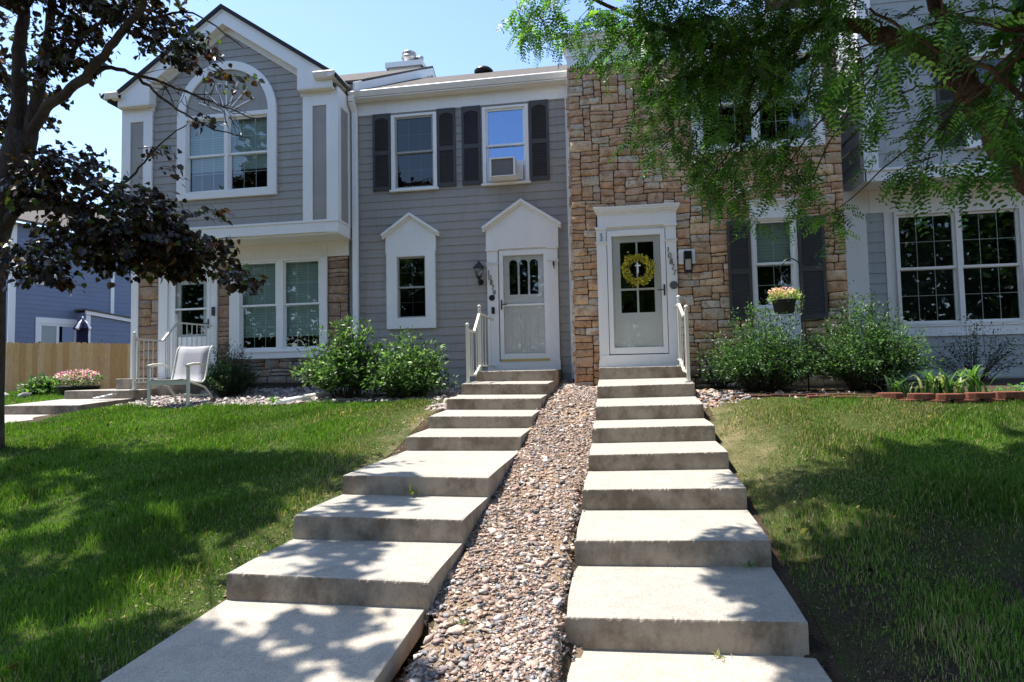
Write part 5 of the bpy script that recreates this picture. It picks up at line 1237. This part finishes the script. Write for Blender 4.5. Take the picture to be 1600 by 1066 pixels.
railing('white metal handrail on the left of the steps to door 10879', [(-2.10, 10.0, .08, 1.10), (-2.12, 9.2, -.10, .74)],
        [((-2.12, 9.2, .70), (-2.105, 9.62, .70)), ((-2.105, 9.60, .70), (-2.10, 10.0, 1.03)), ((-2.10, 10.0, 1.03), (-2.10, 11.22, 1.03)), ((-2.12, 9.2, .02), (-2.105, 9.62, .02)), ((-2.105, 9.62, .02), (-2.10, 10.0, .18)), ((-2.10, 10.0, .18), (-2.10, 11.22, .18))],
        infill(-2.11, 9.2, 9.62, 3, (.02, .02), (.70, .70))+infill(-2.105, 9.62, 10.0, 2, (.02, .18), (.70, 1.03))+infill(-2.10, 10.0, 11.2, 4, (.18, .18), (1.03, 1.03)), (-2.1, 9.9, -.1))
railing('white metal handrail on the right of the steps to door 10877', [(1.045, 9.75, .10, 1.10), (1.03, 8.72, -.13, .84)],
        [((1.03, 8.72, .80), (1.035, 9.15, .80)), ((1.035, 9.13, .80), (1.045, 9.75, 1.04)), ((1.045, 9.75, 1.04), (1.045, 10.27, 1.04)), ((1.03, 8.72, .0), (1.04, 9.35, .03)), ((1.04, 9.35, .03), (1.045, 9.75, .20)), ((1.045, 9.75, .2), (1.045, 10.27, .2))],
        infill(1.032, 8.72, 9.15, 2, (.0, .02), (.80, .80))+infill(1.04, 9.15, 9.75, 2, (.02, .2), (.80, 1.04))+infill(1.045, 9.75, 10.25, 2, (.2, .2), (1.04, 1.04)), (1.04, 9.3, -.1))
railing('white metal handrail beside the patio chair at the fence side steps', [(-8.44, 10.05, -.12, .86), (-8.06, 10.65, .10, 1.22)],
        [((-8.44, 10.05, .78), (-8.42, 10.1, .78)), ((-8.44, 10.05, .80), (-8.02, 10.22, .76)), ((-8.02, 10.22, .76), (-8.06, 10.65, 1.13)), ((-8.06, 10.65, 1.13), (-7.72, 11.2, 1.10)), ((-8.44, 10.05, .02), (-8.02, 10.22, .02)), ((-8.06, 10.65, .25), (-7.72, 11.2, .25))],
        [(-8.44+.42*i/6, 10.05+.17*i/6, .02, .78) for i in range(1, 6)]+[(-8.06+.34*i/7, 10.65+.55*i/7, .25, 1.12) for i in range(1, 7)]+[(-8.03, 10.32, .05, .84), (-8.04, 10.43, .12, .92), (-8.05, 10.54, .2, 1.0)], (-8.3, 10.3, -.1), k=4)
# patio chair
pc = thing('patio_chair', 'pale grey sling patio chair standing on rock mulch before the dark shrub', 'chair', (-6.92, 9.2, -.36)); cx, cy, zg = -6.92, 9.05, -.36
W2 = .27
prof = [(-.18, .42), (-.05, .395), (.10, .375), (.24, .37), (.31, .41), (.35, .52), (.39, .68), (.43, .84), (.46, .93), (.50, .965), (.54, .95)]
SV = []
for a, b in prof:
    for k in range(5): SV.append((cx+.05-W2+2*W2*k/4, cy+a, zg+b-.012*(1-(k/2-1)**2)))
slo = mesh_np('sling', SV, np.array([(i*5+k, i*5+k+1, i*5+k+6, i*5+k+5) for i in range(len(prof)-1) for k in range(4)]), 'sling', pc, None, True); sm = slo.modifiers.new('solid', 'SOLIDIFY'); sm.thickness = .012
fm = MB()
for s in (-1, 1):
    x = cx+s*(W2+.03)+.05
    fm.tube([(x-.0, cy+a, zg+b-.01) for a, b in prof], .014, 8)
    fm.tube([(x+s*.03, cy+.28, zg+.62), (x+s*.04, cy+.12, zg+.655), (x+s*.045, cy-.05, zg+.65), (x+s*.04, cy-.20, zg+.62)], [.016, .021, .023, .020], 8)
    fm.beam((x+s*.04, cy-.15, zg), (x+s*.04, cy-.15, zg+.64), .045, .03, (0, 1, 0)); fm.tube([(x+s*.02, cy-.1, zg+.37), (x+s*.02, cy+.08, zg+.33), (x+s*.02, cy+.28, zg+.28), (x+s*.03, cy+.42, zg+.15), (x+s*.03, cy+.48, zg)], .017, 8)
fm.beam((cx-W2-.0, cy-.15, zg+.36), (cx+W2+.1, cy-.15, zg+.36), .03, .07); fm.beam((cx-W2, cy+.42, zg+.15), (cx+W2+.1, cy+.42, zg+.15), .025, .03)
fm.build('frame', 'almond', pc)
# downspout extension
de = thing('downspout_extension', 'white flexible downspout pipe lying on the mulch', 'drain pipe', (-4.9, 9.7, -.3)); d_ = MB(); d_.tube([(-4.74, 11.1, -.10), (-4.72, 10.8, -.17), (-4.78, 10.1, -.24), (-5.0, 9.45, -.31), (-5.12, 9.15, -.35)], [.05, .055, .055, .055, .05], 10); d_.build('pipe', 'vinyl', de)
d_ = MB(); d_.lathe((-5.12, 9.13, -.35), [(.06, -.02), (.06, .06)], 12, 0, 1); d_.build('pipe_end', 'vinyl', de)
# boulders
rk_ = [(-7.75, 10.0, .09), (-7.45, 10.15, .11), (-7.2, 10.05, .09), (-7.95, 9.75, .07), (-5.6, 9.2, .05)]
for i, (x, y, s) in enumerate(rk_):
    lab = ['round boulder nearest the chair legs', 'largest boulder against the entry slab', 'boulder partly behind the chair seat', 'small boulder below the railing post', 'small stone at the lawn edge by the drain pipe'][i]
    o = rocks('boulder', np.array([[x, y, float(H(x, y))]]), np.array([s]), [(.36, .30, .26)]); tag(o, lab, 'rock', 'loose boulders in the mulch')
o = rocks('boulder', np.array([[3.12, 7.9, -.40]]), np.array([.08]), [(.22, .22, .20)]); tag(o, 'small grey rock at the corner of the red block bed', 'rock', 'loose boulders in the mulch')
cl = thing('hose_coil', 'small grey coiled hose left on the entry step', 'hose', (-8.75, 9.75, -.2)); c = MB(); r = random.Random(2)
for k in range(3): c.tube([(-8.80+.16*math.cos(a/8*6.283)*(1-.2*k)+.09*k, 9.72+.07*math.sin(a/8*6.283), -.235+.02*k+.012*math.sin(a)) for a in range(9)], .014, 6)
c.build('coil', 'steel', cl)
# edging
ew = thing('block_edging', 'curved red concrete block edging around the flower bed', 'garden edging', (3.8, 7.5, -.5)); e = MB(); r = random.Random(6)
pth = [(3.0, 8.1), (3.15, 7.95), (3.35, 7.83), (3.65, 7.75), (4.0, 7.71), (4.4, 7.69), (4.8, 7.71), (5.2, 7.77), (5.6, 7.85), (6.0, 7.95), (6.5, 8.1), (7.0, 8.25)]
PP = [Vector((a, b, 0)) for a, b in pth]
def along(d):
    for p, q in zip(PP, PP[1:]):
        L_ = (q-p).length
        if d <= L_: return p.lerp(q, d/L_), (q-p).normalized()
        d -= L_
    return PP[-1], (PP[-1]-PP[-2]).normalized()
tot = sum((q-p).length for p, q in zip(PP, PP[1:]))
for row in range(2):
    d = .0+.14*row; 
    while d < tot-.3:
        p, t_ = along(d+.14); n_ = Vector((-t_.y, t_.x, 0)); z0 = float(H(p.x, p.y))-.03+row*.068; 
        e.tint = random.Random(int(d*100)+row).choice([(.20, .075, .05), (.17, .06, .045), (.23, .09, .06)]); a = t_*.135; b = n_*.08; bul = n_*.02
        tl = r.uniform(-.006, .006)
        q0 = [p-a-b*.9, p-a*.5-b-bul, p+a*.5-b-bul, p+a-b*.9, p+a*.8+b, p-a*.8+b]
        lo_ = [e.pt((v.x, v.y, z0)) for v in q0]; hi = [e.pt((v.x, v.y, z0+.064+tl)) for v in q0]
        for i in range(6): j = (i+1) % 6; e.f.append([lo_[i], lo_[j], hi[j], hi[i]]); e.mi.append(0); e.sm.append(False)
        e.f.append(hi); e.mi.append(0); e.sm.append(False); d += .285
e.build('block', 'redblock', ew, .008, True)
ed = thing('edging_strip', 'low rusty brown edging strip between the lawn and the dark mulch', 'garden edging', (2, 8.35, -.3)); e = MB()
for i in range(14):
    x0 = 1.12+.145*i; x1 = x0+.14; y0 = 8.42-.01*i; e.tint = (.14, .06, .04); z = float(H(x0, y0)); e.box(x0, x1, y0, y0+.06, z-.03, z+.035+.006*math.sin(i*2.3))
e.build('strip', 'redblock', ed, .006, True)
bl = MB()
for x, y in ((2.45, 8.05), (2.72, 7.98), (2.98, 7.95)): bl.tint = (.16, .06, .045); z = float(H(x, y)); bl.box(x-.12, x+.12, y-.06, y+.06, z-.02, z+.06)
tag(bl.build('loose_blocks', 'redblock', None, .01, True), 'shaded row of low red blocks under the glossy shrub', 'garden edging')
# hanging basket and hook
hk = thing('shepherd_hook', 'tall black shepherd hook holding the basket by the narrow window', 'plant hook', (2.70, 9.3, -.3)); c = MB()
c.tube([(2.72, 9.3, -.35), (2.71, 9.3, .6), (2.70, 9.3, 1.2), (2.69, 9.3, 1.42), (2.65, 9.3, 1.53), (2.57, 9.3, 1.58), (2.49, 9.3, 1.56), (2.43, 9.3, 1.49), (2.405, 9.3, 1.43), (2.41, 9.3, 1.39), (2.44, 9.3, 1.375), (2.47, 9.3, 1.39)], .009, 8)
c.tube([(2.405, 9.3, 1.45), (2.38, 9.3, 1.44), (2.365, 9.3, 1.47), (2.38, 9.3, 1.50)], .006, 6); c.build('rod', 'black', hk)
hb = thing('hanging_basket', 'dark hanging pot of pale pink and green flowers on the black hook', 'hanging basket', (2.44, 9.3, .8)); c = MB()
c.lathe((2.44, 9.3, .80), [(.115, 0), (.13, .02), (.155, .17), (.165, .175), (.165, .195), (.15, .195), (.145, .15)], 20); c.build('pot', 'pot', hb)
c = MB()
for a in (0, 2.1, 4.2): c.tube([(2.44+.155*math.cos(a), 9.3+.155*math.sin(a), .985), (2.435, 9.3, 1.38)], .0035, 5)
c.build('hanger', 'black', hb)
def tuft(name, mat, c0, rad, n, L, cols, parent, up=.5, wr=.5):
    u = unit(rng.normal(size=(n, 3)))*rng.random((n, 1))**.33; P = np.array(c0)+u*np.array(rad); D = u+rng.normal(0, .5, (n, 3))+np.array([0, 0, up]); NN = rng.normal(0, .6, (n, 3))+np.array([0, -.2, 1.]); l = L*rng.uniform(.6, 1.3, n)
    return leaf_mesh(name, P, D, NN, l, l*wr, LEAF, palette(n, cols), mat, parent)
tuft('foliage', 'leaf', (2.44, 9.3, 1.02), (.20, .20, .10), 520, .045, [(.22, .30, .10), (.35, .38, .16), (.14, .22, .07)], hb)
tuft('foliage', 'leaf', (2.61, 9.26, .95), (.07, .1, .18), 110, .04, [(.25, .33, .10), (.35, .4, .18)], hb)
tuft('flower', 'petal', (2.42, 9.28, 1.09), (.18, .19, .07), 200, .032, [(.75, .42, .38), (.8, .62, .5), (.7, .35, .35)], hb, .8, .9)
# wreath with white cross
wt = thing('wreath', 'yellow forsythia wreath with white cross on the stone house door', 'wreath', (.47, 10.27, 1.68)); n = 1100; a = rng.uniform(0, 6.283, n); rr2 = .195+rng.normal(0, .030, n)
P = np.stack([.475+rr2*np.cos(a), 10.262+rng.normal(0, .014, n), 1.675+rr2*np.sin(a)], 1); D = np.stack([np.cos(a+1.1), rng.normal(0, .3, n), np.sin(a+1.1)], 1)+rng.normal(0, .45, (n, 3)); l = rng.uniform(.025, .05, n)
leaf_mesh('blossom', P, D, rng.normal(0, .5, (n, 3))+np.array([0, -1., .3]), l, l*.6, LEAF, palette(n, [(.62, .48, .03), (.55, .42, .03), (.30, .30, .04), (.14, .17, .03), (.7, .56, .08)]), 'petal', wt)
c = MB(); c.tube([(.475+.185*math.cos(k*.2618), 10.272, 1.675+.185*math.sin(k*.2618)) for k in range(25)], .018, 8); c.build('ring', 'bark', wt)
c = MB(); c.box(.465, .487, 10.245, 10.257, 1.62, 1.78); c.box(.432, .520, 10.243, 10.255, 1.730, 1.750); c.build('cross', 'vinyl', wt)
# planter with pink flowers by the fence
pf = thing('flower_planter', 'low planter of pink and white flowers beside the wood fence', 'planter', (-10.6, 11.0, -.1)); c = MB(); c.lathe((-10.65, 11.2, -.22), [(.30, 0), (.36, .16), (.38, .17), (.38, .20), (.34, .19)], 20); c.build('pot', 'pot', pf)
tuft('foliage', 'leaf', (-10.65, 11.2, .10), (.48, .32, .14), 900, .05, G1, pf)
tuft('flower', 'petal', (-10.65, 11.15, .18), (.46, .32, .11), 520, .04, [(.62, .22, .42), (.66, .42, .55), (.70, .60, .62), (.5, .14, .32)], pf, .8, .9)
hp = shrub('hosta_plant', 'leafy green plant left of the pink flower planter', 'plant', (-11.5, 11.2, -.25), .45, .42, 50, .10, G1, 31, None, 16, .05)
o = rocks('boulder', np.array([[-11.4, 10.7, -.22]]), np.array([.14]), [(.5, .48, .45)]); tag(o, 'pale rock at the foot of the leafy plant by the fence', 'rock')
o = rocks('boulder', np.array([[-12.1, 10.9, -.22]]), np.array([.12]), [(.5, .48, .45)]); tag(o, 'pale rock farthest left by the fence bed', 'rock')
# weeds
def weed(label, x, y, z, n, L, cols, seed):
    t = thing('weed', label, 'weed', (x, y, z), 'weeds in the step joints'); r_ = np.random.default_rng(seed); P = np.array([[x, y, z]])+r_.normal(0, .012, (n, 3))*np.array([1.6, .5, .3]); D = r_.normal(0, .7, (n, 3)); D[:, 2] = abs(D[:, 2])+.35; D[:, 1] -= .2
    l = L*r_.uniform(.5, 1.2, n); leaf_mesh('leaves', P, D, r_.normal(0, .5, (n, 3))+np.array([0, -.5, 1]), l, l*.16, LEAF, palette(n, cols), 'leaf', t)
weed('yellowing weed in the joint of the wide slab on the left stairs', -1.66, 5.10, -.98, 14, .10, [(.35, .33, .10), (.28, .30, .08), (.16, .2, .05)], 1)
weed('green weed at the right end of the second lowest right step', .86, 4.33, -1.27, 16, .06, [(.06, .18, .03), (.09, .24, .04)], 2)
weed('small pale weed in front of the lowest right step', .52, 3.50, -1.50, 12, .05, [(.12, .2, .05), (.3, .28, .12)], 3)
weed('broad leaved weed on the bare soil at the lower right', 1.30, 2.95, -1.5, 22, .12, [(.08, .2, .04), (.12, .28, .05)], 4)
weed('small green weed on the mulch by the drain pipe', -5.15, 9.0, -.34, 26, .13, [(.14, .28, .06), (.1, .22, .05)], 5)
weed('lone green tuft growing between the gravel stones', -.86, 3.45, -1.36, 16, .045, [(.08, .2, .04)], 6)

# ================================================================== BACKGROUND AT LEFT
fd = Vector((.807, .59, 0)); fp = Vector((-19.2, 13.2, 0)); fn = thing('wood_fence', 'new cedar picket privacy fence between the blue house and the lawn', 'fence', (-16, 15, -.2))
c = MB(); r = random.Random(3); L_ = 0; perp = Vector((fd.y, -fd.x, 0))
while L_ < 11.5:
    w_ = .138; p = fp+fd*L_; z0 = -.28; z1 = 1.22+.012*math.sin(L_*3)+r.uniform(-.012, .012); q = p+fd*w_; o = perp*(.010 if r.random() < .5 else 0)+perp*r.uniform(0, .004); b_ = perp*-.018
    c.tint = random.Random(int(L_*50)).choice([(.74, .46, .20), (.80, .53, .25), (.64, .38, .15), (.76, .50, .23), (.84, .58, .30)])
    p, q = p+o, q+o; k = fd*.03
    fr_ = [(p.x, p.y, z0), (q.x, q.y, z0), (q.x, q.y, z1-.035), (q.x-k.x, q.y-k.y, z1), (p.x+k.x, p.y+k.y, z1), (p.x, p.y, z1-.035)]
    c.face(fr_); bk = [(a+b_.x, b2+b_.y, z) for a, b2, z in fr_]; c.face(bk[::-1])
    for i in range(6): j = (i+1) % 6; c.face([fr_[j], fr_[i], bk[i], bk[j]])
    L_ += w_+.006
c.build('picket', 'wood', fn, 0, True)
c = MB(); c.tint = (.45, .28, .14)
for z in (.0, .9): c.beam(fp-perp*.04+Vector((0, 0, z)), fp+fd*11.5-perp*.04+Vector((0, 0, z)), .04, .09)
c.build('rail', 'wood', fn, 0, True)
bd = Vector((.284, .959, 0)); bn = Vector((bd.y, -bd.x, 0)); bp = Vector((-22.9, 20.8, 0))
bh = thing('blue_house', 'blue sided two storey house with white sliding door behind the fence', 'house', (-20, 24, 0))
def BP(u, n, z): q = bp+bd*u+bn*n; return (q.x, q.y, z)
def bbox(mb_, u0, u1, n0, n1, z0, z1):
    p = [BP(u0, n0, z0), BP(u1, n0, z0), BP(u1, n1, z0), BP(u0, n1, z0)]; mb_.hexa(p+[(a, b, c_) for (a, b, _), c_ in zip(p, [z1]*4)])
c = MB(); siding(c, 0, 14, -.4, 6.4, BP, [(1.05, 2.45, -.3, 2.50)], .19, 0); siding(c, 2.44, 6.0, -.4, 3.0, lambda u, n, z: BP(u, n+.7, z), [], .19, 0, 0, None); c.face([BP(2.44, 0, -.4), BP(2.44, .7, -.4), BP(2.44, .7, 3.0), BP(2.44, 0, 3.0)])
c.face([BP(0, 0, -.4), BP(0, -8, -.4), BP(0, -8, 6.4), BP(0, 0, 6.4)]); c.build('wall', 'blue', bh)
c = MB(); bbox(c, -.05, .18, -.02, .04, -.4, 6.4); bbox(c, 3.85, 4.0, .0, .05, 2.6, 6.4)
bbox(c, .9, 2.6, .02, .05, 2.50, 2.73); bbox(c, .9, 1.05, .02, .05, -.3, 2.50); bbox(c, 2.45, 2.60, .02, .05, -.3, 2.50)
bbox(c, 2.42, 2.60, .7, .74, -.4, 2.95); bbox(c, 4.35, 4.5, .7, .74, -.4, 2.7); bbox(c, .85, 1.65, .02, .05, 4.05, 5.3); c.build('corner_trim', 'trim', bh)
c = MB(); c.hexa([BP(2.35, -.02, 3.10), BP(6.1, -.02, 2.70), BP(6.1, .85, 2.68), BP(2.35, .85, 3.08), BP(2.35, -.02, 3.16), BP(6.1, -.02, 2.76), BP(6.1, .85, 2.74), BP(2.35, .85, 3.14)]); c.build('shed_roof', 'shingle', bh)
c = MB(); c.hexa([BP(2.38, .72, 2.92), BP(6.0, .72, 2.53), BP(6.0, .80, 2.53), BP(2.38, .80, 2.92), BP(2.38, .72, 3.07), BP(6.0, .72, 2.68), BP(6.0, .80, 2.68), BP(2.38, .80, 3.07)]); c.build('shed_fascia', 'trim', bh)
c = MB(); bbox(c, 3.1, 4.1, .715, .73, -.3, 1.9); c.build('shed_door', 'blue', bh)
c = MB()
for a, b in ((1.05, 1.12), (1.68, 1.78), (2.38, 2.45)): bbox(c, a, b, -.02, .02, -.3, 2.50)
bbox(c, 1.12, 2.38, -.02, .018, 2.41, 2.50); sdoor = c.build('sliding_door', 'vinyl', bh); c = MB(); c.face([BP(1.12, 0, -.3), BP(1.7, 0, -.3), BP(1.7, 0, 2.41), BP(1.12, 0, 2.41)]); c.build('pane', flat('hazy_door_glass', (.20, .23, .26), .2), sdoor); c = MB(); bbox(c, 1.05, 2.45, -1.0, -.98, -.3, 2.50); c.build('interior', 'darkroom', sdoor)
c = MB(); bbox(c, .97, 1.53, .03, .06, 4.17, 5.18); wo_ = c.build('window', 'darkroom', bh)
c = MB(); c.hexa([BP(-.5, .5, 6.35), BP(14.5, .5, 6.35), BP(14.5, -5, 9.0), BP(-.5, -5, 9.0), BP(-.5, .5, 6.45), BP(14.5, .5, 6.45), BP(14.5, -5, 9.1), BP(-.5, -5, 9.1)]); rfo = c.build('roof', 'shingle', bh)
c = MB()
for u in (1.05, 2.62): 
    q = BP(u, .08, 1.62); c.tube([(q[0], q[1], q[2]-.12), (q[0], q[1], q[2]+.12)], .05, 8)
c.build('porch_light', 'black', bh)
# far roof with two chimneys seen through the leaves
fh = thing('grey_house', 'pale blue grey house with twin metal flues seen through the maple leaves', 'house', (-32, 36, 0)); c = MB(); c.box(-42, -27.5, 34, 44, -.5, 6.8); c.build('wall', 'blue', fh)
c = MB(); c.hexa([(-43, 33.4, 6.8), (-27, 33.4, 6.8), (-27, 39, 9.6), (-43, 39, 9.6), (-43, 33.4, 6.95), (-27, 33.4, 6.95), (-27, 39, 9.75), (-43, 39, 9.75)]); rfo = c.build('roof', 'shingle', fh)
c = MB()
for x, h in ((-30.6, 11.8), (-29.4, 11.0)): c.lathe((x, 37, 8.4), [(.42, 0), (.42, h-8.9), (.6, h-8.8), (.6, h-8.6), (.3, h-8.4)], 14)
c.build('chimney', 'steel', fh)
# closed patio umbrella
um = thing('patio_umbrella', 'closed navy and white patio umbrella behind the fence', 'umbrella', (-18.6, 20.5, -.2)); X0, Y0 = -20.05, 21.2
c = MB(); c.tube([(X0, Y0, -.2), (X0, Y0, 2.55)], .02, 8); c.lathe((X0, Y0, 2.55), [(.03, 0), (.04, .03), (.01, .07)], 10); c.build('pole', 'vinyl', um)
for k, nm in ((0, 'canopy'), (1, 'valance')):
    c = MB(); n = 20; prof = [(.03, 2.52), (.10, 2.40), (.17, 2.22), (.15, 1.9), (.17, 1.2), (.19, .5), (.12, .25)] if k == 0 else [(.05, 2.50), (.17, 2.36), (.27, 2.16), (.24, 2.10)]
    rings = [[c.pt((X0+r_*(1+.22*(j % 2))*math.cos(6.283*j/n), Y0+r_*(1+.22*(j % 2))*math.sin(6.283*j/n), z)) for j in range(n)] for r_, z in prof]
    for a in range(len(rings)-1):
        for j in range(n): q = (j+1) % n; c.f.append([rings[a][j], rings[a][q], rings[a+1][q], rings[a+1][j]]); c.mi.append(1 if k and j % 5 == 0 else 0); c.sm.append(False)
    c.build(nm, ['umbrella', 'vinyl'], um)

# unseen trees added behind the viewer to darken what the windows mirror
r = random.Random(77); P = []
for i in range(11):
    x0, y0, h0, rd = -34+7*i+r.uniform(-2, 2), r.uniform(-24, -16), r.uniform(13, 17), r.uniform(3.6, 4.8)
    for k in range(5200):
        v = Vector((r.gauss(0, 1), r.gauss(0, 1), r.gauss(0, 1))).normalized()*(r.random()**.4)
        P.append((x0+v.x*rd, y0+v.y*rd, h0*.5-1+v.z*h0*.55))
P = np.array(P); n = len(P); L = rng.uniform(.3, .6, n)
o = leaf_mesh('added_tree_line', P, rng.normal(size=(n, 3)), rng.normal(size=(n, 3)), L, L*.7, LEAF, palette(n, [(.03, .07, .02), (.05, .10, .03), (.02, .05, .015)]), 'leaf'); o['kind'] = 'stuff'
